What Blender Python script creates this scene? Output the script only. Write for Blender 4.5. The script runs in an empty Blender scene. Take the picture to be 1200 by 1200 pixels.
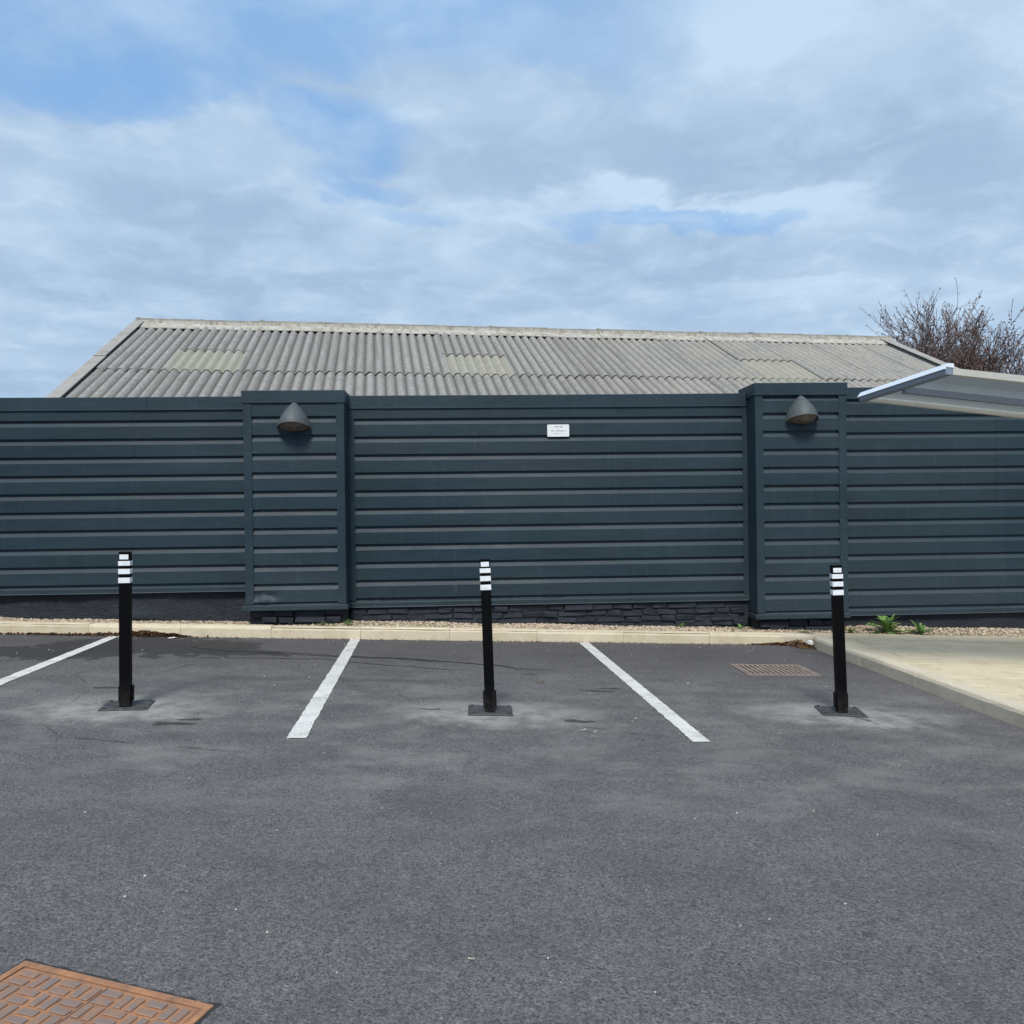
import bpy, bmesh, math, random
import numpy as np
from mathutils import Vector, Matrix, noise as mnoise
R = math.radians
scene = bpy.context.scene
COL = scene.collection

# ------------------------------------------------------------------ camera
F_PX, CX, CY = 963.0, 600.0, 600.0          # photograph pixels (1200 square)
CAM_H, PITCH, ROLL = 1.37, R(-0.12), R(0.75)
R0, U0, FW = Vector((1, 0, 0)), Vector((0, -math.sin(PITCH), math.cos(PITCH))), Vector((0, math.cos(PITCH), math.sin(PITCH)))
CR = R0 * math.cos(ROLL) - U0 * math.sin(ROLL)
CU = R0 * math.sin(ROLL) + U0 * math.cos(ROLL)
CAM = Vector((0, 0, CAM_H))
cd = bpy.data.cameras.new('camera'); cam = bpy.data.objects.new('camera', cd); COL.objects.link(cam)
m = Matrix.Identity(4)
for i in range(3):
    m[i][0], m[i][1], m[i][2], m[i][3] = CR[i], CU[i], -FW[i], CAM[i]
cam.matrix_world = m
cd.sensor_width = 36.0; cd.lens = 36.0 * F_PX / 1200.0
cd.clip_start = 0.05; cd.clip_end = 3000
scene.camera = cam

# ------------------------------------------------------------------ light
SUN_EL, SUN_AZ = R(52), R(186)        # azimuth: 0 = +Y (towards fence), 180 = behind the camera
w = bpy.data.worlds.new('World'); scene.world = w; w.use_nodes = True
wt = w.node_tree; wt.nodes.clear()
def wn(t): return wt.nodes.new(t)
def wl(a, b): wt.links.new(a, b)
sky = wn('ShaderNodeTexSky'); sky.sky_type = 'NISHITA'; sky.sun_disc = False
sky.sun_elevation = SUN_EL; sky.sun_rotation = SUN_AZ
sky.air_density = 1.0; sky.dust_density = 0.6; sky.ozone_density = 1.2
bg = wn('ShaderNodeBackground'); bg.inputs[1].default_value = 0.085
wo = wn('ShaderNodeOutputWorld'); wl(bg.outputs[0], wo.inputs[0])
tc = wn('ShaderNodeTexCoord')
sep = wn('ShaderNodeSeparateXYZ'); wl(tc.outputs['Generated'], sep.inputs[0])
def wmath(op, a, b=None, c=None, clamp=False):
    n = wn('ShaderNodeMath'); n.operation = op; n.use_clamp = clamp
    for i, v in enumerate((a, b, c)):
        if v is None: continue
        if isinstance(v, (int, float)): n.inputs[i].default_value = v
        else: wl(v, n.inputs[i])
    return n.outputs[0]
zc = wmath('MAXIMUM', sep.outputs[2], 0.0)
den = wmath('ADD', zc, 0.16)
px_ = wmath('DIVIDE', sep.outputs[0], den); py_ = wmath('DIVIDE', sep.outputs[1], den)
comb = wn('ShaderNodeCombineXYZ'); wl(px_, comb.inputs[0]); wl(py_, comb.inputs[1])
def wnoise(scale, detail, rough, offs, vec=None, dist=0.0):
    mp = wn('ShaderNodeMapping'); mp.inputs['Location'].default_value = offs
    wl(vec or comb.outputs[0], mp.inputs[0])
    n = wn('ShaderNodeTexNoise'); n.inputs['Scale'].default_value = scale
    n.inputs['Detail'].default_value = detail; n.inputs['Roughness'].default_value = rough
    n.inputs['Distortion'].default_value = dist
    wl(mp.outputs[0], n.inputs['Vector']); return n.outputs['Fac']
def wmap(v, a, b, c=0.0, d=1.0, smooth=True):
    n = wn('ShaderNodeMapRange'); n.interpolation_type = 'SMOOTHSTEP' if smooth else 'LINEAR'
    wl(v, n.inputs[0])
    for i, x in enumerate((a, b, c, d)): n.inputs[i + 1].default_value = x
    return n.outputs[0]
def wmixc(f, a, b):
    n = wn('ShaderNodeMix'); n.data_type = 'RGBA'
    if isinstance(f, float): n.inputs[0].default_value = f
    else: wl(f, n.inputs[0])
    for i, v in ((6, a), (7, b)):
        if isinstance(v, tuple): n.inputs[i].default_value = v
        else: wl(v, n.inputs[i])
    return n.outputs[2]
SKYP = dict(cov=(0.33, 0.52))
big = wnoise(0.62, 7, 0.50, (3.3, 1.7, 0), dist=0.35)
mid = wnoise(1.15, 8, 0.52, (7.3, 2.1, 0), dist=0.15)
fine = wnoise(2.9, 8, 0.55, (1.3, 5.1, 0), dist=0.2)
# cloud cover: mostly closed, with a few open windows; windows sit where the photograph has them
cov = wmap(big, 0.20, 0.40)
def photo_dir(px, py):
    d = FW + CR * ((px - CX) / F_PX) + CU * ((CY - py) / F_PX); d.normalize()
    k = d.z + 0.16
    return d.x / k, d.y / k
wf = wmath('SUBTRACT', fine, 0.5); wm = wmath('SUBTRACT', mid, 0.5)
opens = None
for (qx, qy, rx, ry, s) in ((125, 75, .22, .12, 1.0), (300, -10, .50, .10, .85), (220, 95, .20, .05, .5), (392, 145, .12, .12, .95), (425, 222, .09, .07, .7), (745, 262, .16, .05, 1.0), (830, 268, .12, .03, .7), (645, 25, .24, .10, .5), (500, 262, .10, .05, .4)):
    ux, uy = photo_dir(qx, qy)
    ax = wmath('DIVIDE', wmath('SUBTRACT', wmath('MULTIPLY_ADD', wm, 0.75, px_), ux), rx)
    ay = wmath('DIVIDE', wmath('SUBTRACT', wmath('MULTIPLY_ADD', wf, 0.60, py_), uy), ry)
    d2 = wmath('ADD', wmath('MULTIPLY', ax, ax), wmath('MULTIPLY', ay, ay))
    e = wmap(d2, 2.9, 0.0, 0.0, s * .86)
    opens = e if opens is None else wmath('MAXIMUM', opens, e)
cov = wmath('MULTIPLY', cov, wmath('SUBTRACT', 1.0, opens), clamp=True)
cov = wmath('MAXIMUM', cov, wmath('MULTIPLY', wmap(fine, 0.30, 0.65), 0.62))
SKYM = dict(grey=(2.9, 4.05, 5.65, 1), white=(4.6, 5.95, 7.4, 1))
lum = wmath('ADD', wmath('MULTIPLY', wmap(mid, 0.36, 0.70), 0.34), wmath('MULTIPLY', wmap(fine, 0.40, 0.68), 0.48))
wisp = wnoise(6.0, 8, 0.6, (4.4, 9.1, 0), dist=0.6)
lum = wmath('ADD', lum, wmath('MULTIPLY', wmap(wisp, 0.42, 0.70), 0.34))
for (qx, qy, rx, ry, s) in ((700, 246, .30, .10, .55), (880, 250, .30, .09, .5), (890, 55, .16, .14, .35), (560, 10, .14, .10, .4), (950, 345, .5, .07, .25)):
    ux, uy = photo_dir(qx, qy)
    ax = wmath('DIVIDE', wmath('SUBTRACT', wmath('MULTIPLY_ADD', wm, 0.8, px_), ux), rx)
    ay = wmath('DIVIDE', wmath('SUBTRACT', wmath('MULTIPLY_ADD', wf, 0.7, py_), uy), ry)
    d2 = wmath('ADD', wmath('MULTIPLY', ax, ax), wmath('MULTIPLY', ay, ay))
    lum = wmath('ADD', lum, wmath('MULTIPLY', wmap(d2, 2.4, 0.0, 0.0, s), wmap(fine, 0.3, 0.6, 0.4, 1.0)))
lum = wmath('MINIMUM', lum, 1.15)
cloud = wmixc(lum, SKYM['grey'], SKYM['white'])
blue = wmixc(0.12, (1.85, 3.75, 6.8, 1), sky.outputs[0])
skycol = wmixc(cov, blue, cloud)
# paler, hazier band low over the roofs
hz = wmap(sep.outputs[2], 0.0, 0.28, 0.5, 0.0)
skycol = wmixc(hz, skycol, (3.5, 4.8, 6.3, 1))
wl(skycol, bg.inputs[0])

sd = bpy.data.lights.new('sun', 'SUN'); sd.energy = 2.35; sd.angle = R(14); sd.color = (1.0, 0.95, 0.86)
sun = bpy.data.objects.new('sun', sd); COL.objects.link(sun)
sdir = Vector((math.sin(SUN_AZ) * math.cos(SUN_EL), math.cos(SUN_AZ) * math.cos(SUN_EL), math.sin(SUN_EL)))
sun.rotation_euler = sdir.to_track_quat('Z', 'Y').to_euler()
sun.location = (-4, -10, 14)

vs = scene.view_settings
vs.view_transform = 'Standard'; vs.look = 'None'; vs.exposure = 0.55; vs.gamma = 1.0; vs.use_curve_mapping = False
scene.cycles.max_bounces = 6
try: scene.cycles.use_denoising = True
except Exception: pass

# ------------------------------------------------------------------ helpers
SL = 0.035                                        # the car park falls to the right
def gz(x, y=0): return -SL * x
def ray(px, py): return FW + CR * ((px - CX) / F_PX) + CU * ((CY - py) / F_PX)
def gp(px, py, lift=0.0):
    """pixel -> point on the (tilted) ground, raised by lift"""
    d = ray(px, py)
    t = (lift - SL * CAM.x - CAM.z) / (d.z + SL * d.x)
    return CAM + d * t
def on_plane(px, py, p0, n):
    d = ray(px, py); t = (p0 - CAM).dot(n) / d.dot(n); return CAM + d * t

class MB:
    def __init__(s): s.v, s.f = [], []
    def add(s, vs, fs):
        b = len(s.v); s.v += [tuple(v) for v in vs]; s.f += [tuple(b + i for i in f) for f in fs]; return s
    def box(s, x0, x1, y0, y1, z0, z1):
        v = [(x, y, z) for x in (x0, x1) for y in (y0, y1) for z in (z0, z1)]
        return s.add(v, [(0, 1, 3, 2), (4, 6, 7, 5), (0, 4, 5, 1), (2, 3, 7, 6), (0, 2, 6, 4), (1, 5, 7, 3)])
    def bbox(s, x0, x1, y0, y1, z0, z1, b):
        """box with chamfered edges"""
        bm = bmesh.new()
        bmesh.ops.create_cube(bm, size=1)
        for v in bm.verts:
            v.co = Vector((x0 if v.co.x < 0 else x1, y0 if v.co.y < 0 else y1, z0 if v.co.z < 0 else z1))
        bmesh.ops.bevel(bm, geom=list(bm.edges), offset=b, segments=1, affect='EDGES', profile=0.5)
        bm.verts.index_update()
        s.add([v.co[:] for v in bm.verts], [[v.index for v in f.verts] for f in bm.faces]); bm.free(); return s
    def tube(s, pts, rad, n=6, cap=True):
        pts = [Vector(p) for p in pts]; rings = []
        if isinstance(rad, (int, float)): rad = [rad] * len(pts)
        for i, p in enumerate(pts):
            t = (pts[min(i + 1, len(pts) - 1)] - pts[max(i - 1, 0)])
            if t.length < 1e-9: t = Vector((0, 0, 1))
            t.normalize()
            a = t.cross(Vector((0, 0, 1)) if abs(t.z) < .9 else Vector((1, 0, 0))).normalized(); b = t.cross(a)
            rings.append([p + a * (rad[i] * math.cos(2 * math.pi * k / n)) + b * (rad[i] * math.sin(2 * math.pi * k / n)) for k in range(n)])
        vs = [q for r_ in rings for q in r_]; fs = []
        for i in range(len(pts) - 1):
            for k in range(n):
                k2 = (k + 1) % n
                fs.append((i * n + k, i * n + k2, (i + 1) * n + k2, (i + 1) * n + k))
        if cap: fs += [tuple(range(n))[::-1], tuple((len(pts) - 1) * n + k for k in range(n))]
        return s.add(vs, fs)
    def cyl(s, c, r, h, n=12, axis='z'):
        c = Vector(c); ax = {'z': Vector((0, 0, 1)), 'y': Vector((0, 1, 0)), 'x': Vector((1, 0, 0))}[axis]
        return s.tube([c, c + ax * h], r, n)
    def prism(s, prof, x0, x1):
        """profile of (y, z), swept along x"""
        n = len(prof)
        v = [(x0, y, z) for y, z in prof] + [(x1, y, z) for y, z in prof]
        return s.add(v, [(i, (i + 1) % n, n + (i + 1) % n, n + i) for i in range(n)] + [tuple(range(n))[::-1], tuple(range(n, 2 * n))])
    def mesh(s, name, mat=None, smooth=False):
        me = bpy.data.meshes.new(name); me.from_pydata(s.v, [], s.f)
        bm = bmesh.new(); bm.from_mesh(me); bmesh.ops.recalc_face_normals(bm, faces=bm.faces); bm.to_mesh(me); bm.free()
        if mat: me.materials.append(mat)
        if smooth: me.shade_smooth()
        return me
    def obj(s, name, mat=None, parent=None, smooth=False):
        return link(name, s.mesh(name, mat, smooth), parent)
def link(name, me, parent=None, loc=None, rot=None):
    o = bpy.data.objects.new(name, me); COL.objects.link(o)
    if parent is not None: o.parent = parent
    if loc is not None: o.location = loc
    if rot is not None: o.rotation_euler = rot
    return o
def tag(o, label=None, cat=None, group=None, kind=None):
    for k, v in (('label', label), ('category', cat), ('group', group), ('kind', kind)):
        if v: o[k] = v
    return o
def thing(name, label, cat, loc=(0, 0, 0), rot=(0, 0, 0), group=None):
    o = link(name, None, None, loc, rot); o.empty_display_size = .1
    return tag(o, label, cat, group)
def struct(name, me): return tag(link(name, me), kind='structure')
rnd = random.Random(11)

# ------------------------------------------------------------------ materials
class NT:
    def __init__(s, name):
        s.m = bpy.data.materials.new(name); s.m.use_nodes = True; s.t = s.m.node_tree
        s.b = s.t.nodes['Principled BSDF']; s._pos = None
    def n(s, t): return s.t.nodes.new(t)
    def l(s, a, b): s.t.links.new(a, b)
    def put(s, inp, v):
        if isinstance(v, (int, float)): inp.default_value = v
        elif isinstance(v, tuple): inp.default_value = v if len(v) == 4 or inp.type == 'VECTOR' else (*v, 1)
        else: s.l(v, inp)
    def pos(s):
        if s._pos is None: s._pos = s.n('ShaderNodeNewGeometry').outputs['Position']
        return s._pos
    def objc(s): return s.n('ShaderNodeTexCoord').outputs['Object']
    def map(s, vec, scale=(1, 1, 1), loc=(0, 0, 0), rot=(0, 0, 0)):
        n = s.n('ShaderNodeMapping'); s.l(vec, n.inputs[0]); n.inputs['Scale'].default_value = scale
        n.inputs['Location'].default_value = loc; n.inputs['Rotation'].default_value = rot; return n.outputs[0]
    def noise(s, vec, scale, detail=4, rough=.55, dist=0.0):
        n = s.n('ShaderNodeTexNoise'); s.l(vec, n.inputs['Vector']); n.inputs['Scale'].default_value = scale
        n.inputs['Detail'].default_value = detail; n.inputs['Roughness'].default_value = rough; n.inputs['Distortion'].default_value = dist
        return n.outputs['Fac']
    def vor(s, vec, scale, out='Distance', feature='F1'):
        n = s.n('ShaderNodeTexVoronoi'); n.feature = feature; s.l(vec, n.inputs['Vector']); n.inputs['Scale'].default_value = scale
        return n.outputs[out]
    def rng(s, v, a, b, c=0.0, d=1.0, smooth=False):
        n = s.n('ShaderNodeMapRange'); s.l(v, n.inputs[0]); n.interpolation_type = 'SMOOTHSTEP' if smooth else 'LINEAR'
        for i, x in enumerate((a, b, c, d)): n.inputs[i + 1].default_value = x
        return n.outputs[0]
    def math(s, op, a, b=None, c=None, clamp=False):
        n = s.n('ShaderNodeMath'); n.operation = op; n.use_clamp = clamp
        for i, v in enumerate((a, b, c)):
            if v is not None: s.put(n.inputs[i], v)
        return n.outputs[0]
    def mix(s, f, a, b, mode='MIX'):
        n = s.n('ShaderNodeMix'); n.data_type = 'RGBA'; n.blend_type = mode
        s.put(n.inputs[0], f); s.put(n.inputs[6], a); s.put(n.inputs[7], b); return n.outputs[2]
    def bump(s, h, strength=.4, dist=.01):
        n = s.n('ShaderNodeBump'); s.l(h, n.inputs['Height']); n.inputs['Strength'].default_value = strength; n.inputs['Distance'].default_value = dist
        s.l(n.outputs[0], s.b.inputs['Normal']); return n
    def set(s, col=None, rough=None, metal=None, spec=None):
        if col is not None: s.put(s.b.inputs['Base Color'], col)
        if rough is not None: s.put(s.b.inputs['Roughness'], rough)
        if metal is not None: s.put(s.b.inputs['Metallic'], metal)
        if spec is not None: s.put(s.b.inputs['Specular IOR Level'], spec)
        return s.m
    def rand(s): return s.n('ShaderNodeObjectInfo').outputs['Random']

def plain(name, col, rough=.6, metal=0, var=.12, scale=25, bump=0.0, spec=None):
    t = NT(name); n = t.noise(t.pos(), scale, 5)
    c2 = tuple(c * (1 - var * 2) for c in col)
    t.set(t.mix(t.rng(n, .3, .7), c2, col), rough, metal, spec)
    if bump: t.bump(n, bump, .004)
    return t.m

# painted profiled steel
def painted(name, col):
    t = NT(name); p = t.pos()
    big = t.noise(t.map(p, (.5, .5, 1.4)), 1.6, 4)
    streak = t.noise(t.map(p, (14, 14, .7)), 1.0, 5, .6)
    fine = t.noise(p, 60, 3)
    c = t.mix(t.rng(big, .35, .7), tuple(x * .86 for x in col), tuple(x * 1.1 for x in col))
    c = t.mix(t.math('MULTIPLY', t.rng(streak, .52, .8), .30), c, tuple(min(1, x * 1.5 + .012) for x in col))
    sepz = t.n('ShaderNodeSeparateXYZ'); t.l(p, sepz.inputs[0])
    # dust splashed up at the foot of the fence
    foot = t.math('MULTIPLY', t.rng(sepz.outputs[2], .75, .1), t.rng(fine, .4, .75))
    c = t.mix(t.math('MULTIPLY', foot, .16), c, (.22, .20, .17))
    rr = t.rand(); c = t.mix(t.rng(rr, 0, 1, 0, .09), c, (.050, .068, .082))
    # light on the upward-facing ledges painted as a paler tone, streaks washed down from them
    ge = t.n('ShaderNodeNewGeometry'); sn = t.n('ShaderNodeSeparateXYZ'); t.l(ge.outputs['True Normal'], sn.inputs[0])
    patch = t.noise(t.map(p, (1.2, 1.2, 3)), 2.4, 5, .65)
    ledge_light = t.math('MULTIPLY', t.rng(sn.outputs[2], .25, .42), t.rng(patch, .25, .62, .35, 1.0))
    c = t.mix(t.math('MULTIPLY', ledge_light, .07), c, (.20, .21, .22))
    run = t.noise(t.map(p, (26, 26, .55)), 1.0, 4, .7)
    c = t.mix(t.math('MULTIPLY', t.math('MULTIPLY', t.rng(run, .60, .74), t.rng(patch, .45, .7)), .30), c, (.13, .14, .14))
    fade = t.noise(t.map(p, (.35, .35, .9)), 1.0, 3)
    c = t.mix(t.math('MULTIPLY', t.rng(fade, .42, .68), .12), c, (.09, .115, .13))
    t.set(c, t.rng(patch, .3, .7, .48, .64), 0.0, .24)
    t.bump(t.math('MULTIPLY_ADD', t.noise(t.map(p, (2, 2, 5)), 2.2, 3), .6, t.noise(t.map(p, (1.2, 1.2, 4)), .9, 2)), .38, .02)
    return t.m
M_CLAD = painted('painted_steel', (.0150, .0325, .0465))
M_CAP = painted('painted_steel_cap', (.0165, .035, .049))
M_RIVET = plain('dull_rivet', (.20, .235, .25), .45, .2)
M_SCREW = plain('screw_metal', (.06, .085, .10), .4, .3)

# asphalt with its stains, dust and wet patch
def asphalt():
    t = NT('asphalt'); p = t.pos()
    flat = t.map(p, (1, 1, 0))
    sx = t.n('ShaderNodeSeparateXYZ'); t.l(p, sx.inputs[0]); X, Y = sx.outputs[0], sx.outputs[1]
    n1 = t.noise(flat, 1.6, 6, .6); n2 = t.noise(flat, 6.0, 6, .65); n3 = t.noise(flat, 38, 4, .6)
    agg = t.vor(flat, 230, 'Color'); aggs = t.n('ShaderNodeSeparateColor'); t.l(agg, aggs.inputs[0])
    agg2 = t.vor(flat, 105, 'Color'); aggs2 = t.n('ShaderNodeSeparateColor'); t.l(agg2, aggs2.inputs[0])
    ad = t.vor(flat, 230, 'Distance'); ad2 = t.vor(flat, 105, 'Distance')
    v = t.math('MULTIPLY_ADD', aggs.outputs[0], .55, t.math('MULTIPLY', aggs2.outputs[1], .35))
    v = t.math('MULTIPLY_ADD', n3, .30, v); v = t.math('MULTIPLY_ADD', t.math('SUBTRACT', t.noise(flat, 14, 5, .7), .5), .35, v)
    c = t.mix(t.rng(v, .25, 1.0), (.056, .053, .0565), (.198, .190, .196))
    # pale flecks of stone
    fl = t.rng(aggs2.outputs[2], .955, .975)
    c = t.mix(t.math('MULTIPLY', fl, .35), c, (.28, .27, .25))
    # broad dusty / worn areas
    def ell(cx, cy, rx, ry, a=1.6, b=0.2, wx=.5, wy=.5):
        dx = t.math('DIVIDE', t.math('SUBTRACT', t.math('MULTIPLY_ADD', t.math('SUBTRACT', n1, .5), wx, X), cx), rx)
        dy = t.math('DIVIDE', t.math('SUBTRACT', t.math('MULTIPLY_ADD', t.math('SUBTRACT', n2, .5), wy, Y), cy), ry)
        return t.rng(t.math('ADD', t.math('MULTIPLY', dx, dx), t.math('MULTIPLY', dy, dy)), a, b, 0, 1, True)
    dust = t.math('MULTIPLY', ell(-.2, 5.2, 7.5, 1.9, 1.25, .1, .8, .8), t.rng(t.noise(t.map(flat, (.8, 1.3, 1)), 2.3, 8, .68), .42, .68, 0, 1, True))
    c = t.mix(t.math('MULTIPLY', dust, .46), c, (.26, .253, .243))
    for (bx, by) in BOLL:
        ring = t.math('MULTIPLY', ell(bx, by - .03, .78, .40, 1.3, .05, .6, .5), t.rng(n2, .28, .60))
        c = t.mix(t.math('MULTIPLY', ring, .75), c, (.38, .373, .355))
    # older, darker strip beside the kerb and cloudier foreground
    dark = t.rng(t.math('MULTIPLY_ADD', n1, .9, Y), 7.0, 8.6, 0, .30, True)
    c = t.mix(dark, c, (.046, .044, .044))
    fg = t.rng(t.noise(t.map(flat, (.9, 1.2, 1)), 1.5, 8, .68), .42, .66, 0, .34, True)
    c = t.mix(fg, c, (.060, .058, .062))
    # faint tyre scuffs arcing into the bays and small oil drips
    tw = t.n('ShaderNodeTexWave'); tw.wave_type = 'RINGS'; tw.rings_direction = 'Z'; tw.inputs['Scale'].default_value = .42; tw.inputs['Distortion'].default_value = 1.2; tw.inputs['Detail'].default_value = 2
    t.l(t.map(flat, (1, 1, 1), (6.5, -1.5, 0)), tw.inputs['Vector'])
    scuff = t.math('MULTIPLY', t.rng(tw.outputs['Fac'], .93, 1.0), t.rng(t.noise(flat, 1.3, 5, .6), .50, .66))
    c = t.mix(t.math('MULTIPLY', scuff, .22), c, (.028, .028, .030))
    drip = t.math('MULTIPLY', t.rng(t.vor(flat, 2.3), .07, .035), t.rng(n1, .48, .6))
    c = t.mix(t.math('MULTIPLY', drip, .6), c, (.022, .021, .022))
    # hairline cracks
    ck = t.vor(t.map(t.n('ShaderNodeNewGeometry').outputs['Position'], (1, 1, 0)), .55, 'Distance', 'DISTANCE_TO_EDGE')
    ckm = t.math('MULTIPLY', t.rng(t.math('ADD', ck, t.math('MULTIPLY', t.math('SUBTRACT', n2, .5), .05)), .006, .0015), t.rng(t.noise(flat, .55, 4), .55, .62))
    c = t.mix(t.math('MULTIPLY', ckm, .55), c, (.018, .018, .018))
    # wet patch draining along the kerb
    wp = gp(185, 757); wet = ell(wp.x, wp.y, .98, .52, 1.2, .95, 1.1, 1.5)
    wp2 = gp(262, 765); wet = t.math('MAXIMUM', wet, ell(wp2.x, wp2.y, .62, .13, 1.1, .9, .4, .6))
    wp3 = gp(30, 765); wet = t.math('MAXIMUM', wet, ell(wp3.x, wp3.y, .9, .30, 1.1, .9, .5, .9))
    c = t.mix(t.math('MULTIPLY', wet, .66), c, (.020, .020, .022))
    spots = None
    for (qx, qy, rx, ry) in ((205, 848, .13, .035), (222, 843, .08, .03), (190, 850, .05, .02), (504, 831, .075, .022), (700, 810, .15, .03), (716, 807, .10, .025), (672, 845, .07, .03), (690, 846, .06, .02), (620, 790, .07, .02), (130, 806, .14, .03), (300, 795, .5, .10), (478, 798, .32, .08), (420, 797, .30, .09)):
        q = gp(qx, qy); soft = rx > .25
        e = ell(q.x, q.y, rx, ry, 1.5 if soft else 1.2, .1 if soft else .8, .18, .12)
        e = t.math('MULTIPLY', e, .35 if soft else .75)
        spots = e if spots is None else t.math('MAXIMUM', spots, e)
    c = t.mix(spots, c, (.022, .022, .023))
    rough = t.math('SUBTRACT', t.rng(n3, .2, .8, .80, .95), t.math('MULTIPLY', wet, .22))
    t.set(c, rough, 0, .28)
    h = t.math('ADD', t.math('MULTIPLY', ad, -.6), t.math('MULTIPLY', ad2, -.8))
    h = t.math('MULTIPLY_ADD', n3, .5, h)
    t.bump(h, .80, .006)
    return t.m

def concrete(name, col, dirt, vscale=3.0, amt=.5, bump=.25):
    t = NT(name); p = t.pos()
    a = t.noise(p, vscale, 6, .62); b = t.noise(p, 42, 4, .6); d = t.noise(t.map(p, (1, 1, 3)), 7, 5, .65)
    r = t.rand()
    c = t.mix(t.rng(b, .3, .75), tuple(x * .84 for x in col), col)
    c = t.mix(t.math('MULTIPLY', t.rng(a, .48, .75), amt), c, dirt)
    c = t.mix(t.math('MULTIPLY', t.rng(d, .60, .78), amt * .8), c, tuple(x * .6 for x in dirt))
    c = t.mix(t.rng(r, 0, 1, 0, .14), c, tuple(x * .6 for x in col))
    t.set(c, .88, 0, .25); t.bump(t.math('ADD', b, t.math('MULTIPLY', t.noise(p, 140, 2), .5)), bump, .004)
    return t.m
M_KERB = concrete('kerb_concrete', (.70, .61, .45), (.40, .30, .18), 3.4, .62)
M_KERB2 = concrete('grey_kerb_concrete', (.64, .57, .45), (.36, .31, .23), 3.2, .55)
M_SLAB = concrete('paving_concrete', (.66, .57, .41), (.42, .34, .22), 3.0, .60)
M_SOIL = concrete('gravel_soil', (.26, .21, .15), (.14, .11, .08), 6, .6, .6)

def cement_sheet():
    t = NT('weathered_cement_sheet'); p = t.pos(); o = t.objc(); r = t.rand()
    so = t.n('ShaderNodeSeparateXYZ'); t.l(o, so.inputs[0])
    a = t.noise(p, 1.1, 6, .6); b = t.noise(p, 16, 6, .7); st = t.noise(t.map(p, (1, 1, 1)), 45, 4, .7)
    c = t.mix(t.rng(b, .30, .72), (.205, .20, .192), (.385, .376, .362))
    c = t.mix(t.rng(r, 0, 1, 0, .22), c, (.25, .24, .225))
    # dirt and moss settle low in the corrugations, lichen tints the rest
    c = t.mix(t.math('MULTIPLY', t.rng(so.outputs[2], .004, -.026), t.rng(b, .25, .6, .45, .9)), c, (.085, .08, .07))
    sp = t.n('ShaderNodeSeparateXYZ'); t.l(p, sp.inputs[0])
    lich = t.math('MULTIPLY', t.rng(a, .40, .66), t.rng(sp.outputs[0], 0.0, 7.0, .05, .50))
    c = t.mix(lich, c, (.40, .375, .29))
    c = t.mix(t.math('MULTIPLY', t.rng(st, .54, .74), .65), c, (.11, .105, .095))
    moss = t.math('MULTIPLY', t.rng(t.noise(p, 3.2, 7, .72), .58, .70), t.rng(b, .40, .60))
    c = t.mix(t.math('MULTIPLY', moss, .6), c, (.085, .085, .05))
    runs = t.noise(t.map(o, (9, .9, 1)), 1.0, 5, .65)
    c = t.mix(t.math('MULTIPLY', t.rng(t.math('MULTIPLY_ADD', r, .13, runs), .55, .76), .5), c, (.15, .145, .135))
    t.set(c, .93, 0, .2); t.bump(t.math('ADD', b, st), .35, .006)
    return t.m
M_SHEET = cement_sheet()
def grp():
    t = NT('aged_rooflight_plastic'); p = t.pos(); a = t.noise(p, 7, 5, .6); b = t.noise(p, 40, 4, .7)
    c = t.mix(t.rng(a, .3, .7), (.275, .27, .22), (.34, .332, .285)); c = t.mix(t.math('MULTIPLY', t.rng(b, .6, .8), .4), c, (.16, .155, .11))
    t.set(c, .75, 0, .25); return t.m
M_GRP = grp()
def ridge_mat():
    t = NT('ridge_cement'); p = t.pos(); a = t.noise(p, 5, 5, .65); st = t.noise(t.map(p, (9, 9, 1.0)), 1.6, 5, .7)
    c = t.mix(t.rng(a, .3, .7), (.36, .345, .305), (.48, .465, .42))
    c = t.mix(t.math('MULTIPLY', t.rng(st, .47, .68), .75), c, (.15, .12, .085))
    o = t.n('ShaderNodeSeparateXYZ'); t.l(t.objc(), o.inputs[0])
    c = t.mix(t.math('MULTIPLY', t.rng(o.outputs[2], .045, .085), t.rng(a, .3, .6, .3, .9)), c, (.15, .145, .12))
    t.set(c, .93, 0, .2); t.bump(a, .3, .01); return t.m
M_RIDGE = ridge_mat()
M_VERGE = concrete('verge_cement', (.36, .345, .325), (.20, .19, .165), 4, .7)
M_DARKBRICK = NT('dark_painted_brick')
_t = M_DARKBRICK; _n = _t.noise(_t.pos(), 30, 6, .7); _n2 = _t.noise(_t.pos(), 5, 4)
M_DARKBRICK = _t.set(_t.mix(_t.math('MULTIPLY', _t.rng(_n, .55, .8), .5), _t.mix(_t.rng(_n2, .3, .7), (.017, .021, .030), (.030, .036, .048)), (.075, .082, .095)), .7, 0, .25)
_t.bump(_n, .7, .012)
_t = NT('dark_painted_render'); _n = _t.noise(_t.map(_t.pos(), (1, 1, 2.0)), 22, 7, .72); _n2 = _t.noise(_t.pos(), 3, 5)
M_RENDER = _t.set(_t.mix(_t.rng(_n, .5, .8), _t.mix(_t.rng(_n2, .3, .7), (.021, .025, .034), (.034, .040, .053)), (.068, .075, .088)), .75, 0, .25)
_t.bump(_n, .9, .03)
M_MORTAR = plain('dark_painted_mortar', (.020, .023, .030), .8, bump=.5)
_t = NT('black_powder_coat'); _n = _t.noise(_t.pos(), 30, 5, .7); _sc = _t.noise(_t.map(_t.pos(), (60, 60, 6)), 1.0, 4, .7)
_o = _t.n('ShaderNodeSeparateXYZ'); _t.l(_t.objc(), _o.inputs[0])
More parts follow.
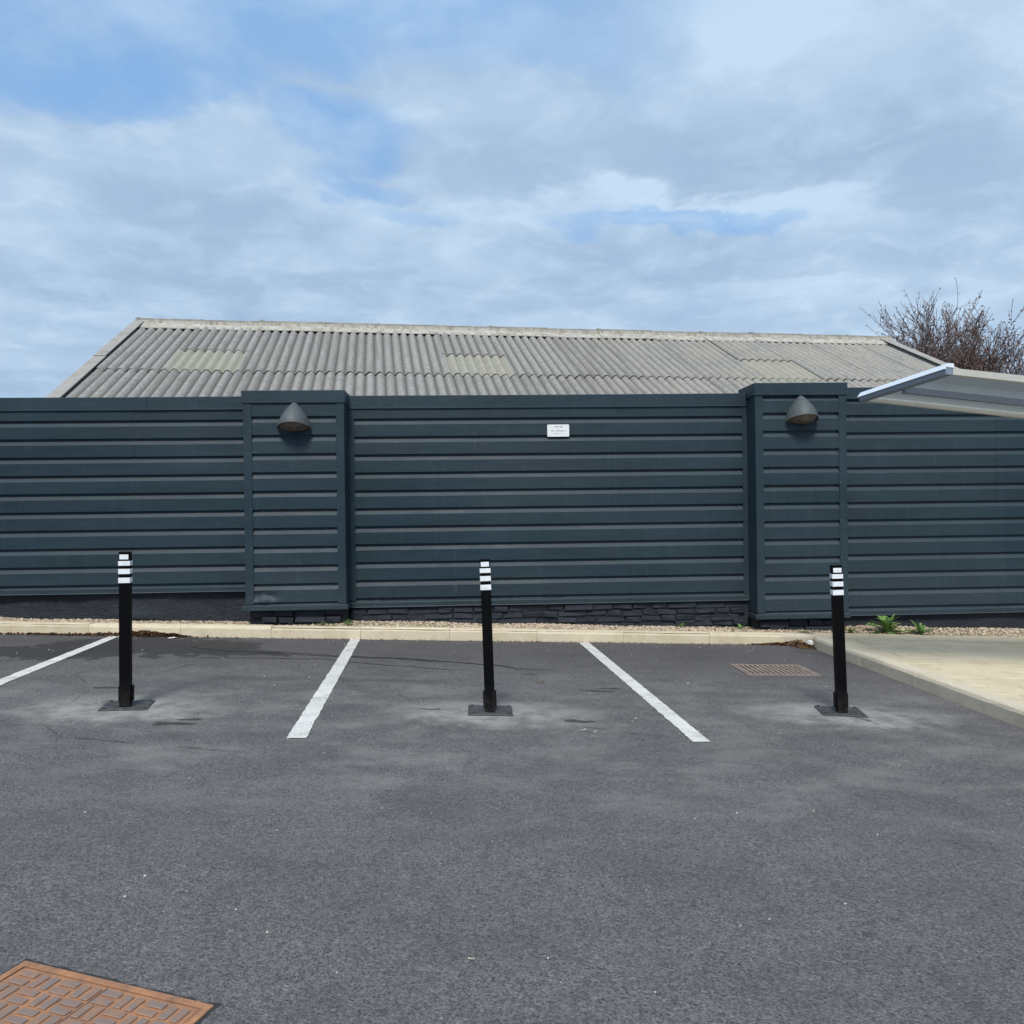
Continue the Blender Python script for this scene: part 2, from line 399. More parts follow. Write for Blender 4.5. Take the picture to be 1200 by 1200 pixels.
_c = _t.mix(_t.math('MULTIPLY', _t.rng(_sc, .62, .75), .35), (.0022, .0022, .0028), (.020, .020, .021))
_c = _t.mix(_t.math('MULTIPLY', _t.rng(_o.outputs[2], .20, .0), _t.rng(_n, .35, .7, .0, .35)), _c, (.09, .086, .08))
M_BLACK = _t.set(_c, .55, 0, .10)
_t = NT('dark_grey_base_plate'); _n = _t.noise(_t.pos(), 22, 6, .7)
M_PLATE = _t.set(_t.mix(_t.rng(_n, .45, .75), (.038, .039, .045), (.11, .108, .105)), .65); _t.bump(_n, .2, .003)
_t = NT('white_reflective_tape'); _n = _t.noise(_t.pos(), 40, 4)
M_WHITE = _t.set(_t.mix(_t.rng(_n, .45, .8), (.84, .87, .90), (.66, .68, .70)), .32)
_t = NT('white_road_paint'); _n = _t.noise(_t.pos(), 9, 7, .7); _n2 = _t.noise(_t.pos(), 90, 3, .7); _n3 = _t.noise(_t.pos(), 2.2, 4)
_c = _t.mix(_t.rng(_n3, .35, .7), (.54, .535, .51), (.68, .68, .66)); _c = _t.mix(_t.math('MULTIPLY', _t.rng(_n, .50, .78), .55), _c, (.33, .325, .30))
_c = _t.mix(_t.math('MULTIPLY', _t.rng(_t.math('MULTIPLY_ADD', _n, .55, _n2), .85, .95), .7), _c, (.13, .13, .13))
M_PAINT = _t.set(_c, .8); _t.bump(_n2, .4, .003)
_t = NT('rusty_cast_iron'); _p = _t.pos(); _n = _t.noise(_p, 14, 7, .7); _n2 = _t.noise(_p, 70, 5, .7)
M_RUST = _t.set(_t.mix(_t.rng(_n, .35, .7), _t.mix(_t.rng(_n2, .3, .7), (.34, .155, .075), (.47, .24, .125)), (.20, .115, .08)), .85, .0, .3); _t.bump(_n2, .5, .003)
_t = NT('worn_iron_tread'); _n = _t.noise(_t.pos(), 24, 6, .7)
M_TREAD = _t.set(_t.mix(_t.rng(_n, .42, .68), (.235, .18, .16), (.34, .19, .115)), .65, .25, .4)
_t = NT('rusted_gully_iron'); _n = _t.noise(_t.pos(), 12, 6, .7)
M_GRATE = _t.set(_t.mix(_t.rng(_n, .35, .7), (.315, .265, .235), (.235, .165, .135)), .75, .2, .3)
M_HOLE = plain('dark_pit', (.012, .011, .010), .95)
M_LAMP = plain('weathered_grey_lamp_housing', (.082, .100, .108), .6, 0, .14, 35, .15)
_t = NT('brown_lamp_lens'); _n = _t.noise(_t.pos(), 20, 4)
M_LENS = _t.set(_t.mix(_t.rng(_n, .3, .7), (.085, .068, .056), (.17, .135, .105)), .3, 0, .5)
M_SIGN = plain('white_sign_plate', (.80, .83, .84), .35, 0, .04)
M_INK = plain('grey_sign_print', (.05, .05, .05), .5)
M_INK2 = plain('faint_sign_print', (.24, .26, .26), .5)
M_ALU = plain('blue_grey_aluminium', (.30, .35, .43), .35, .55, .06)
M_ALU_LIT = plain('lit_aluminium_trim', (.78, .85, .93), .4, 0, .04)  # pale colour stands in for light on the rail's top flange
_t = NT('opal_canopy_panel'); _tr = _t.n('ShaderNodeBsdfTranslucent'); _tr.inputs[0].default_value = (.74, .80, .82, 1)
_tp = _t.n('ShaderNodeBsdfTransparent'); _tp.inputs[0].default_value = (.94, .96, .97, 1)
_m1 = _t.n('ShaderNodeMixShader'); _m1.inputs[0].default_value = .66; _t.l(_tr.outputs[0], _m1.inputs[1]); _t.l(_tp.outputs[0], _m1.inputs[2])
_fr = _t.n('ShaderNodeFresnel'); _fr.inputs[0].default_value = 1.5; _gl = _t.n('ShaderNodeBsdfGlossy'); _gl.inputs['Roughness'].default_value = .12
_m2 = _t.n('ShaderNodeMixShader'); _t.l(_fr.outputs[0], _m2.inputs[0]); _t.l(_m1.outputs[0], _m2.inputs[1]); _t.l(_gl.outputs[0], _m2.inputs[2])
_t.l(_m2.outputs[0], _t.t.nodes['Material Output'].inputs[0]); M_PANEL = _t.m
M_EDGE = plain('beige_canopy_edge', (.52, .52, .48), .5, 0, .06)
M_BARK = plain('purple_grey_bark', (.14, .105, .092), .9, 0, .2, 12, .3)
M_BUD = plain('dull_red_buds', (.24, .15, .14), .8, 0, .2, 8)
M_DEADLEAF = plain('brown_dead_leaves', (.20, .105, .045), .85, 0, .3, 60)
def leafm(name, a, b):
    t = NT(name); n = t.noise(t.pos(), 40, 4); c = t.mix(t.rng(n, .3, .7), a, b); t.set(c, .55, 0, .4)
    try:
        t.b.inputs['Transmission Weight'].default_value = 0.0
        t.b.inputs['Subsurface Weight'].default_value = 0.0
    except Exception: pass
    return t.m
M_LEAF = leafm('weed_green', (.085, .18, .04), (.18, .30, .085))
M_LEAF2 = leafm('olive_weed_green', (.10, .14, .045), (.18, .20, .08))
M_BRICKWALL = plain('dull_brick_wall', (.22, .15, .12), .9, 0, .2, 12, .3)
M_LITTER = plain('white_paper', (.80, .79, .75), .8, 0, .06)
def stones():
    t = NT('gravel_stones'); p = t.pos(); c = t.n('ShaderNodeSeparateColor'); t.l(t.vor(p, 42, 'Color'), c.inputs[0])
    a = t.mix(c.outputs[0], (.40, .31, .21), (.66, .57, .44)); a = t.mix(t.math('MULTIPLY', t.rng(c.outputs[1], .55, .9), .8), a, (.30, .19, .13))
    a = t.mix(t.math('MULTIPLY', t.rng(c.outputs[2], .75, .95), .7), a, (.66, .62, .55))
    return t.set(a, .85, 0, .25)
M_STONE = stones()

# ------------------------------------------------------------------ ground, parking lot, kerbs
def tilt_sheet(x0, x1, y0, y1, lift, nx=1, ny=1):
    mb = MB(); xs = np.linspace(x0, x1, nx + 1); ys = np.linspace(y0, y1, ny + 1)
    v = [(x, y, gz(x) + lift) for y in ys for x in xs]
    f = [(j * (nx + 1) + i, j * (nx + 1) + i + 1, (j + 1) * (nx + 1) + i + 1, (j + 1) * (nx + 1) + i) for j in range(ny) for i in range(nx)]
    return mb.add(v, f)
bb = [gp(147.5, 829), gp(574.5, 835), gp(986.5, 836)]
BOLL = [(p.x, p.y) for p in bb]
M_ASPHALT = asphalt()
M_GROUND = concrete('bare_earth', (.16, .14, .10), (.08, .09, .05), .5, .6, .5)
struct('ground', tilt_sheet(-400, 400, -300, 600, -.06).mesh('ground', M_GROUND))

KA, KB = gp(180, 746), gp(925, 756)               # foot of the front kerb
kdir = (KB - KA); kdir.z = 0; kdir.normalize(); kang = math.atan2(kdir.y, kdir.x)
def kerb_y(x): return KA.y + (x - KA.x) * kdir.y / kdir.x
mb = MB(); xs = np.linspace(-24, 24, 49)
v = []
for x in xs: v += [(x, -30, gz(x)), (x, kerb_y(x) + .05, gz(x))]
lot = struct('parking_lot', mb.add(v, [(2 * i, 2 * i + 2, 2 * i + 3, 2 * i + 1) for i in range(48)]).mesh('parking_lot', M_ASPHALT))

def worn_line(quad):
    """thin painted strip with slightly ragged edges; quad = near-left, near-right, far-right, far-left"""
    mb = MB(); n = 140; v = []
    for i in range(n + 1):
        t_ = i / n; a = quad[0].lerp(quad[3], t_); b = quad[1].lerp(quad[2], t_); s = (b - a).normalized()
        for q, sg in ((a, -1), (b, 1)):
            e = q + s * sg * (mnoise.noise(Vector((i * .9, sg * 7, quad[0].x))) * .005 + mnoise.noise(Vector((i * .31, sg * 3, quad[0].x))) * .006)
            v.append((e.x, e.y, gz(e.x) + .004))
    return mb.add(v, [(2 * i, 2 * i + 1, 2 * i + 3, 2 * i + 2) for i in range(n)])
l1 = [gp(335.5, 865.5), gp(358.5, 865.5), gp(422.3, 749), gp(411, 749)]
l2 = [gp(812.5, 870), gp(832.5, 869.7), gp(688.8, 752.2), gp(677, 752)]
off = (l1[0] - l2[0]); off = Vector((off.x, off.y, 0)); off = off.normalized() * 2.42
l0 = [q + off for q in l1]
for q in (l0, l1, l2):
    worn_line(q).obj('bay_line', M_PAINT, lot)

# two thin dark runs of water across the bays
def trail(pts, wd):
    P = [gp(*p) for p in pts]; out = []
    for i in range(len(P) - 1):
        for k in range(8): out.append(P[i].lerp(P[i + 1], k / 8))
    out.append(P[-1]); v = []
    for i, q in enumerate(out):
        d = out[min(i + 1, len(out) - 1)] - out[max(i - 1, 0)]; nn = Vector((-d.y, d.x, 0)).normalized()
        j = mnoise.noise(Vector((i * .35, 3.1, wd * 90))) * .03
        hw = wd * (.55 + .6 * abs(mnoise.noise(Vector((i * .5, 1.7, 0))))) * min(1, (len(out) - i) / 10 + .15)
        for s in (-1, 1):
            e = q + nn * (j + s * hw); v.append((e.x, e.y, gz(e.x) + .003))
    return MB().add(v, [(2 * i, 2 * i + 1, 2 * i + 3, 2 * i + 2) for i in range(len(out) - 1)])
M_WET = plain('damp_asphalt', (.032, .032, .034), .7, 0, .2, 60, .3)
for pts, wd in (([(222, 758), (262, 763), (330, 764.5), (400, 769), (470, 771.5), (540, 777), (590, 781), (606, 784.5), (632, 785)], .015),
                ([(235, 771), (300, 771.5), (380, 772.5), (420, 777), (500, 783), (560, 786.5)], .010),
                ([(300, 765), (340, 767), (420, 771), (460, 772), (560, 778), (596, 780.5)], .009)):
    trail(pts, wd).obj('water_trail', M_WET, lot)

KH = .118
def kerb_stone_mesh(L, name, mat, seed):
    r_ = random.Random(seed); prof = [(0, -.12), (0, KH - .030), (.010, KH - .008), (.022, KH), (.125, KH), (.125, -.12)]
    mb = MB(); n = 6; v = []
    for i in range(n + 1):
        x = .0018 + (L - .0036 + .003) * i / n
        for (y, z) in prof: v.append((x, y + r_.uniform(-.0015, .0015), z + (r_.uniform(-.002, .002) if z > 0 else 0)))
    k = len(prof); f = [(i * k + j, i * k + (j + 1) % k, (i + 1) * k + (j + 1) % k, (i + 1) * k + j) for i in range(n) for j in range(k)]
    f += [tuple(range(k)), tuple(n * k + j for j in range(k))[::-1]]
    return mb.add(v, f).mesh(name, mat)
kerb = tag(link('kerb', None, None, (KA.x, KA.y, gz(KA.x))), kind='structure')
kslope = math.atan(-SL * kdir.x)
rotk = Matrix.Rotation(kang, 4, 'Z') @ Matrix.Rotation(-kslope, 4, 'Y')
kerb.rotation_euler = rotk.to_euler()
kmeshes = [kerb_stone_mesh(.912, 'kerb_stone', M_KERB, s) for s in range(4)]
j0 = (gp(211, 746.5) - KA).dot(kdir)
for i in range(-6, 7):
    x0 = j0 + i * .915
    corner = (gp(926, 756) - KA).dot(kdir)
    if x0 + .5 > corner: break
    o = link('kerb_stone', kmeshes[(i * 7) % 4], kerb, (x0, rnd.uniform(-.003, .003), rnd.uniform(-.003, .003)))
# bed under the kerb so that joints read dark, not open
MB().box(j0 - 6 * .915, corner + .3, .008, .118, -.12, KH - .008).obj('kerb_bedding', M_SOIL, kerb)

# side kerb running towards the viewer on the right
SA, SB = gp(957, 761), gp(1082, 809)
sdv = SA - SB; sdv.z = 0; sdv.normalize()          # pointing to the fence
sidek = tag(link('kerb', None, None, (SB.x, SB.y, gz(SB.x))), kind='structure')
# local +x runs towards the viewer so that local +y (back of the kerb) lies to the right
sang = math.atan2(-sdv.y, -sdv.x)
sidek.rotation_euler = (Matrix.Rotation(sang, 4, 'Z') @ Matrix.Rotation(math.asin(SL * math.cos(sang)), 4, 'Y')).to_euler()
sm = [kerb_stone_mesh(.912, 'kerb_stone', M_KERB2, s + 20) for s in range(3)]
LFAR = (SA - SB).length
for i in range(7):
    link('kerb_stone', sm[i % 3], sidek, (-LFAR - .02 + i * .915, rnd.uniform(-.006, .006), rnd.uniform(-.006, .004)))
# short radius stone closing the corner
mb = MB(); n = 8; v = []
Pc0 = KA + kdir * (j0 + math.floor((corner - j0) / .915) * .915 if False else corner)
ce = kerb.matrix_basis
for i in range(n + 1):
    a = i / n
    p0 = KA + kdir * (corner - .10); p1 = KA + kdir * (corner + .26); p2 = SA + sdv * .03
    c1 = p0.lerp(p1, a); c2 = p1.lerp(p2, a); c = c1.lerp(c2, a)
    tg = (c2 - c1); tg.z = 0
    if tg.length < 1e-6: tg = kdir.copy()
    tg.normalize(); nr = Vector((-tg.y, tg.x, 0))
    for (dd, z) in ((0, -.12), (0, KH - .030), (.010, KH - .008), (.022, KH), (.125, KH), (.125, -.12)):
        q = c + nr * dd; v.append((q.x, q.y, gz(q.x) + z))
k = 6
mb.add(v, [(i * k + j, i * k + (j + 1) % k, (i + 1) * k + (j + 1) % k, (i + 1) * k + j) for i in range(n) for j in range(k)] + [tuple(range(k)), tuple(n * k + j for j in range(k))[::-1]])
cs = mb.mesh('corner_stone', M_KERB2)
co = link('corner_stone', cs, sidek); co.matrix_parent_inverse = sidek.matrix_basis.inverted()

# gravel strip between kerb and fence
FY, FANG = 9.24, R(2.9)
FE = Vector((math.cos(FANG), math.sin(FANG), 0)); FN = Vector((math.sin(FANG), -math.cos(FANG), 0))
FO = Vector((0, FY, 0))
def fence_y(x): return FY + x * math.tan(FANG)
def gravel_lift(x, y):
    t_ = (y - kerb_y(x) - .12) / max(.2, fence_y(x) - kerb_y(x))
    base = KH - .014 + .022 * mnoise.noise(Vector((x * 1.3, y * 2.0, 0)))
    left = -.030 * max(0, min(1, (-1.2 - x) / 2))
    right = .03 * max(0, min(1, (x - 2.5) / 1.5)) * max(0, min(1, t_))
    return base + (left + right) * max(0, min(1, t_ * 1.5))
mb = MB(); nx, ny = 110, 8; v = []
for i in range(nx + 1):
    x = -10 + 20 * i / nx; ya, yb = kerb_y(x) + .115, fence_y(x) + .45
    for j in range(ny + 1):
        y = ya + (yb - ya) * j / ny; v.append((x, y, gz(x) + gravel_lift(x, y) - .012))
struct('gravel_bed', mb.add(v, [(i * (ny + 1) + j, (i + 1) * (ny + 1) + j, (i + 1) * (ny + 1) + j + 1, i * (ny + 1) + j + 1) for i in range(nx) for j in range(ny)]).mesh('gravel_bed', M_SOIL, True))
def stones_mesh(pts, sizes, seed, name, mat):
    bm = bmesh.new(); bmesh.ops.create_icosphere(bm, subdivisions=1, radius=1); bm.verts.index_update()
    bv = np.array([v.co[:] for v in bm.verts]); bf = np.array([[v.index for v in f.verts] for f in bm.faces]); bm.free()
    # cheaper base: 12-vertex icosahedron
    if len(bv) > 12:
        ph = (1 + 5 ** .5) / 2
        bv = np.array([(-1, ph, 0), (1, ph, 0), (-1, -ph, 0), (1, -ph, 0), (0, -1, ph), (0, 1, ph), (0, -1, -ph), (0, 1, -ph), (ph, 0, -1), (ph, 0, 1), (-ph, 0, -1), (-ph, 0, 1)]) / math.hypot(1, ph)
        bf = np.array([(0, 11, 5), (0, 5, 1), (0, 1, 7), (0, 7, 10), (0, 10, 11), (1, 5, 9), (5, 11, 4), (11, 10, 2), (10, 7, 6), (7, 1, 8), (3, 9, 4), (3, 4, 2), (3, 2, 6), (3, 6, 8), (3, 8, 9), (4, 9, 5), (2, 4, 11), (6, 2, 10), (8, 6, 7), (9, 8, 1)])
    g = np.random.default_rng(seed); N = len(pts)
    V = np.repeat(bv[None], N, 0) * g.uniform(.7, 1.25, (N, len(bv), 1))
    V *= np.stack([g.uniform(.7, 1.3, N), g.uniform(.7, 1.3, N), g.uniform(.45, .85, N)], 1)[:, None, :]
    a = g.uniform(0, 2 * math.pi, N); ca, sa = np.cos(a), np.sin(a)
    x = V[:, :, 0] * ca[:, None] - V[:, :, 1] * sa[:, None]; y = V[:, :, 0] * sa[:, None] + V[:, :, 1] * ca[:, None]
    V = np.stack([x, y, V[:, :, 2]], 2) * np.array(sizes)[:, None, None] + np.array(pts)[:, None, :]
    Fc = (bf[None] + (np.arange(N) * len(bv))[:, None, None]).reshape(-1, 3)
    me = bpy.data.meshes.new(name); me.from_pydata(V.reshape(-1, 3).tolist(), [], Fc.tolist()); me.materials.append(mat); return me
pts, sz = [], []
for i in range(15000):
    x = rnd.uniform(-6.4, 6.6); ya, yb = kerb_y(x) + .125, fence_y(x) + .12
    y = ya + (yb - ya) * rnd.random() ** .9
    s = rnd.uniform(.007, .0145)
    pts.append((x, y, gz(x) + gravel_lift(x, y) - .012 + s * .3)); sz.append(s)
tag(link('gravel', stones_mesh(pts, sz, 5, 'gravel', M_STONE)), 'brown and cream gravel filling the strip behind the kerb', 'gravel', kind='stuff')

# paving slabs right of the side kerb
pav = tag(link('pavement', None), kind='structure')
def side_x(y): return SB.x + (SA.x - SB.x) * (y - SB.y) / (SA.y - SB.y)
slabm = []
for s in range(3):
    mb = MB().bbox(0, .394, 0, .294, -.05, 0, .004); slabm.append(mb.mesh('paving_slab', M_SLAB))
y = 3.0
tilt = math.atan(SL); row = 0
while y < 8.78:
    top = min(kerb_y(4.5) + .13, 8.9)
    x = side_x(y + .15) + .135
    # first piece of each row cut to the kerb
    cut = .2 if row % 2 else .397
    first = True
    while x < 7.2:
        wd = cut if first else .397
        if y + .29 <= top + .12:
            if first and row % 2:
                o = MB().bbox(0, wd - .006, 0, .294, -.05, 0, .004).obj('paving_slab', M_SLAB, pav)
                o.location = (x, y, gz(x) + KH - .004 + rnd.uniform(-.002, .002))
            else:
                o = link('paving_slab', slabm[rnd.randrange(3)], pav, (x, y, gz(x) + KH - .004 + rnd.uniform(-.002, .002)))
            o.rotation_euler = (rnd.uniform(-.002, .002), tilt + rnd.uniform(-.002, .002), 0)
        x += wd; first = False
    y += .297; row += 1
mb = MB(); v = []
for yy in (2.9, 8.80):
    for xx in (side_x(yy) + .11, 9.0): v.append((xx, yy, gz(xx) + KH - .016))
mb.add(v, [(0, 1, 3, 2)]); mb.obj('jointing_sand', M_SOIL, pav)

# ------------------------------------------------------------------ fence
def fs(px, d=0.0, py=590):
    p = on_plane(px, py, FO + FN * d, FN); return (p - FO).dot(FE)
PD = .28
PL0, PL1 = fs(286.3, PD), fs(404.6, PD)
PR0, PR1 = fs(886.0, PD), fs(992.8, PD)
fence = thing('metal_fence', 'dark slate ribbed metal fence with two boxed pillars and flat cappings behind the car park', 'fence', FO + Vector((0, 0, 0)), (0, 0, FANG))
ZT = 2.40
DEP = .027
def clad(s0, s1, zb, zt, d, phase, dent=None, step=.06):
    """horizontal box-profile sheet; outer face at depth -d (local y), from zb to zt"""
    zs = []          # (z, depth)
    k0 = int(math.floor((zb - ZT) / .2)) - 1
    for k in range(k0, 4):
        c = ZT + .2 * k
        zs += [(c - .056, 0), (c - .010, DEP), (c + .012, DEP), (c + .014, 0)]
    zs = sorted(zs)
    prof = [(zb, None)] + [q for q in zs if zb < q[0] < zt] + [(zt, None)]
    def depth_at(z):
        lo = [q for q in zs if q[0] <= z][-1]; hi = [q for q in zs if q[0] > z][0]
        t_ = (z - lo[0]) / (hi[0] - lo[0]); return lo[1] + (hi[1] - lo[1]) * t_
    prof = [(z, depth_at(z) if dd is None else dd) for z, dd in prof]
    # extra rows across the flat faces
    P = []
    for a, b in zip(prof, prof[1:]):
        P.append(a)
        if b[0] - a[0] > .08:
            nq = 10 if dent else 4
            for q in range(1, nq): P.append((a[0] + (b[0] - a[0]) * q / nq, a[1]))
    P.append(prof[-1])
    n = max(2, int((s1 - s0) / step)); v = []
    for i in range(n + 1):
        s = s0 + (s1 - s0) * i / n
        for (z, dd) in P:
            wv = .0036 * mnoise.noise(Vector((s * .9, z * 2.3, phase))) + .0010 * mnoise.noise(Vector((s * 3.1, z * 6, phase + 4)))
            x_, y_, z_ = s, -d + dd + wv, z
            if dent:
                g = math.exp(-((s - dent[0]) / dent[2]) ** 2 - ((z - dent[1]) / dent[3]) ** 2)
                y_ += g * (.010 + .040 * (z - dent[1]) / dent[3] + .030 * mnoise.noise(Vector((s * 11, z * 16, 9)))); z_ += g * .022 * mnoise.noise(Vector((s * 20, z * 9, 2)))
            v.append((x_, y_, z_))
    m_ = len(P)
    return MB().add(v, [(i * m_ + j, (i + 1) * m_ + j, (i + 1) * m_ + j + 1, i * m_ + j + 1) for i in range(n) for j in range(m_ - 1)])
def screws(sx, zb, zt, d, dep=DEP):
    mb = MB(); k = 1
    while ZT + .2 * k > zb:
        c = ZT + .2 * k - .006
        if zb + .06 < c < zt - .06:
            for s in sx: mb.cyl((s, -d + dep - .008, c), .0085, .010, 6, 'y')
        k -= 1
    return mb
LEFT, RIGHT = -13.0, 13.0
BOT = dict(L=.515, PL=.325, C=.31, PR=.125, RT=.11)
TOP = dict(L=2.667, PL=2.69, C=2.667, PR=2.742, RT=2.728)
def capping(s0, s1, top, h, d, back, end=(False, False)):
    """folded capping: face, small drip fold, gently sloping top"""
    mb = MB(); o = -d - .014
    prof = [(o - .004, top - h), (o - .004, top - h + .006), (o, top - h + .010), (o, top - .006), (o + .006, top), (back, top + .008), (back, top - .05), (o + .010, top - .014), (o + .010, top - h)]
    n = max(1, int((s1 - s0) / .5)); v = []; k = len(prof)
    for i in range(n + 1):
        s = s0 + (s1 - s0) * i / n
        w1 = .0045 * mnoise.noise(Vector((s * .55, 2.2, d)))
        w2 = .003 * mnoise.noise(Vector((s * .9, 5.2, d)))
        v += [(s, y_ + w2 * (1 if z_ < top - .02 else 0), z_ + w1 * (1 if z_ > top - .05 else .5)) for y_, z_ in prof]
    mb.add(v, [(i * k + j, i * k + (j + 1) % k, (i + 1) * k + (j + 1) % k, (i + 1) * k + j) for i in range(n) for j in range(k)] + [tuple(range(k)), tuple(n * k + j for j in range(k))[::-1]])
    return mb
def sill(s0, s1, zb, d, ret=None):
    """drip trim along the foot: sloped upper leg, vertical face, turned lip"""
    mb = MB(); o = -d
    prof = [(o + .034, zb + .075), (o - .012, zb + .058), (o - .016, zb + .052), (o - .016, zb + .008), (o - .022, zb), (o + .05, zb + .002), (o + .05, zb + .07)]
    n = max(1, int((s1 - s0) / .6)); k = len(prof); v = []
    for i in range(n + 1):
        s = s0 + (s1 - s0) * i / n; w1 = .003 * mnoise.noise(Vector((s * .8, 8, d)))
        v += [(s, y_, z_ + w1) for y_, z_ in prof]
    mb.add(v, [(i * k + j, i * k + (j + 1) % k, (i + 1) * k + (j + 1) % k, (i + 1) * k + j) for i in range(n) for j in range(k)] + [tuple(range(k)), tuple(n * k + j for j in range(k))[::-1]])
    return mb
LAPS = {'L': [fs(158) - .0, fs(158) - 3.4], 'C': [fs(569), fs(723)], 'RT': [fs(1000) + 1.75, fs(1000) + 5.2]}
bays = [('L', LEFT, PL0 + .012, 0.0), ('C', PL1 - .012, PR0 + .012, 0.0), ('RT', PR1 - .012, RIGHT, 0.0)]
for key, s0, s1, d in bays:
    zb, zt = BOT[key], TOP[key]
    cuts = [s0] + sorted(q for q in LAPS[key] if s0 + .2 < q < s1 - .2) + [s1]
    for q, (e0, e1) in enumerate(zip(cuts, cuts[1:])):
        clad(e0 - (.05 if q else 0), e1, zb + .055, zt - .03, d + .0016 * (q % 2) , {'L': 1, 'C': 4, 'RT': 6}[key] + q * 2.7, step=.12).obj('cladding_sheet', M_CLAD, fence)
    caph = .145 if key != 'RT' else .13
    # capping in 3 m lengths butted with a small lap
    a = s0
    while a < s1 - .01:
        b = min(s1, a + 3.0)
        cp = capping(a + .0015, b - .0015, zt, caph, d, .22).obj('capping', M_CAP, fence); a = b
    sill(s0, s1, zb, d).obj('drip_trim', M_CLAD, fence)
sx = {'L': [fs(158)] + [fs(158) - 1.7 * i for i in (1, 2, 3)], 'C': [fs(416), fs(569), fs(723), fs(866)], 'RT': [fs(1000), fs(1000) + 1.75, fs(1000) + 3.5]}
for key, s0, s1, d in bays:
    o = screws(sx[key], BOT[key], TOP[key], d).obj('screws', M_SCREW, fence); o['kind'] = 'stuff'
# capping rivets
mb = MB()
for q in (410, 458, 510, 563, 614, 668, 726, 784, 843): mb.cyl((fs(q, .014, 466), -.019, 2.60), .006, .006, 6, 'y')
o = mb.obj('rivets', M_SCREW, fence); o['kind'] = 'stuff'
# flashing strips where the bays meet the pillars
for (s0, s1, key) in ((PL0 - .045, PL0 + .01, 'L'), (PL1 - .01, PL1 + .062, 'C'), (PR0 - .052, PR0 + .01, 'C'), (PR1 - .01, PR1 + .030, 'RT')):
    MB().bbox(s0, s1, -.006, .045, BOT[key] + .07, TOP[key] - .135, .002).obj('edge_flashing', M_CLAD, fence)
# pillars
for key, a, b, lab in (('PL', PL0, PL1, 'boxed pillar with a crumpled lower corner'), ('PR', PR0, PR1, 'taller boxed pillar beside the canopy')):
    zb, zt = BOT[key], TOP[key]
    dent = (a + .19, .462, .13, .055) if key == 'PL' else None
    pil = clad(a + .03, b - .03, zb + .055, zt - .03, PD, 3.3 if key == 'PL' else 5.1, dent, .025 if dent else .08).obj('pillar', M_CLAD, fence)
    pil['label'] = lab
    for sgn, e in ((1, a), (-1, b)):
        # corner flashing: face strip + full return back to the bay
        mb = MB(); wd = .088
        x0, x1 = (e, e + wd) if sgn > 0 else (e - wd, e)
        mb.bbox(x0, x1, -PD - .007, -PD + .045, zb + .065, zt - .125, .003)
        r0, r1 = (e + .001, e + .012) if sgn > 0 else (e - .012, e - .001)
        mb.box(r0, r1, -PD + .046, .03, zb + .0655, zt - .1255)
        mb.obj('corner_flashing', M_CLAD, pil)
    # four-sided capping
    mb = MB(); h = .14; o1 = .014
    mb.bbox(a - o1, b + o1, -PD - .018, .24, zt - h, zt, .006)
    mb.obj('pillar_capping', M_CAP, pil)
    mb = MB()
    prof_o = .018
    mb.bbox(a - prof_o - (.022 if key == 'PL' else .004), b + prof_o, -PD - .020, -PD + .05, zb, zb + .052, .004)
    mb.bbox(b - .03, b + prof_o - .001, -PD + .051, -.024, zb + .001, zb + .051, .004)
    mb.bbox(a - prof_o + .001, a + .03, -PD + .051, -.024, zb + .001, zb + .051, .004)
    mb.add([(a + .0, -PD - .012, zb + .053), (b - .0, -PD - .012, zb + .053), (b - .0, -PD + .04, zb + .085), (a + .0, -PD + .04, zb + .085)], [(0, 1, 2, 3)])
    mb.obj('drip_trim', M_CLAD, pil)
    o = screws([a + .19, b - .20], zb, zt, PD).obj('screws', M_SCREW, pil); o['kind'] = 'stuff'
    mb = MB(); z = zb + .25
    while z < zt - .3:
        mb.cyl((a + .078, -PD - .012, z), .005, .006, 6, 'y'); mb.cyl((b - .078, -PD - .012, z), .005, .006, 6, 'y')
        if key == 'PL': pass
        z += .42
    o = mb.obj('rivets', M_RIVET, pil); o['kind'] = 'stuff'
# posts and rails carrying the cladding, behind it
mb = MB()
for s in np.arange(-12.5, 12.6, 2.5): mb.box(s - .05, s + .05, .09, .19, -.6, 2.55)
for z in (.75, 1.6, 2.45): mb.box(LEFT, RIGHT, .045, .089, z, z + .08)
mb.obj('support_frame', M_SCREW, fence)

# ------------------------------------------------------------------ masonry plinth under the fence
plinth = thing('plinth_wall', 'low dark painted brick and render plinth showing under the metal fence', 'wall', FO, (0, 0, FANG))
def gl(s, d=0):
    p = FO + FE * s + FN * d; return gz(p.x)
# rendered stretch left of the first pillar
mb = MB(); n, mrow = 150, 14; v = []; sL0, sL1 = -12.0, PL0 + .03
for i in range(n + 1):
    s = sL0 + (sL1 - sL0) * i / n
    for j in range(mrow + 1):
        z = gl(s) - .10 + (.62 + .10 - 0 - gl(s) * .0) * j / mrow
        bulge = .020 * mnoise.noise(Vector((s * 2.0, z * 3.5, 1))) + .012 * mnoise.noise(Vector((s * 7, z * 9, 3)))
        # a lump of old footing breaking out at the base
        sl = fs(163, 0, 725); bulge += .13 * math.exp(-((s - sl) / .16) ** 2 - ((z - gl(s) - .10) / .055) ** 2)
        v.append((s, .045 - bulge, z))
mb.add(v, [(i * (mrow + 1) + j, (i + 1) * (mrow + 1) + j, (i + 1) * (mrow + 1) + j + 1, i * (mrow + 1) + j + 1) for i in range(n) for j in range(mrow)])
mb.obj('render_coat', M_RENDER, plinth, True)
MB().box(sL0, RIGHT, .075, .30, -.7, .56).obj('wall_core', M_MORTAR, plinth)
mb = MB(); n, mrow = 190, 16; v = []
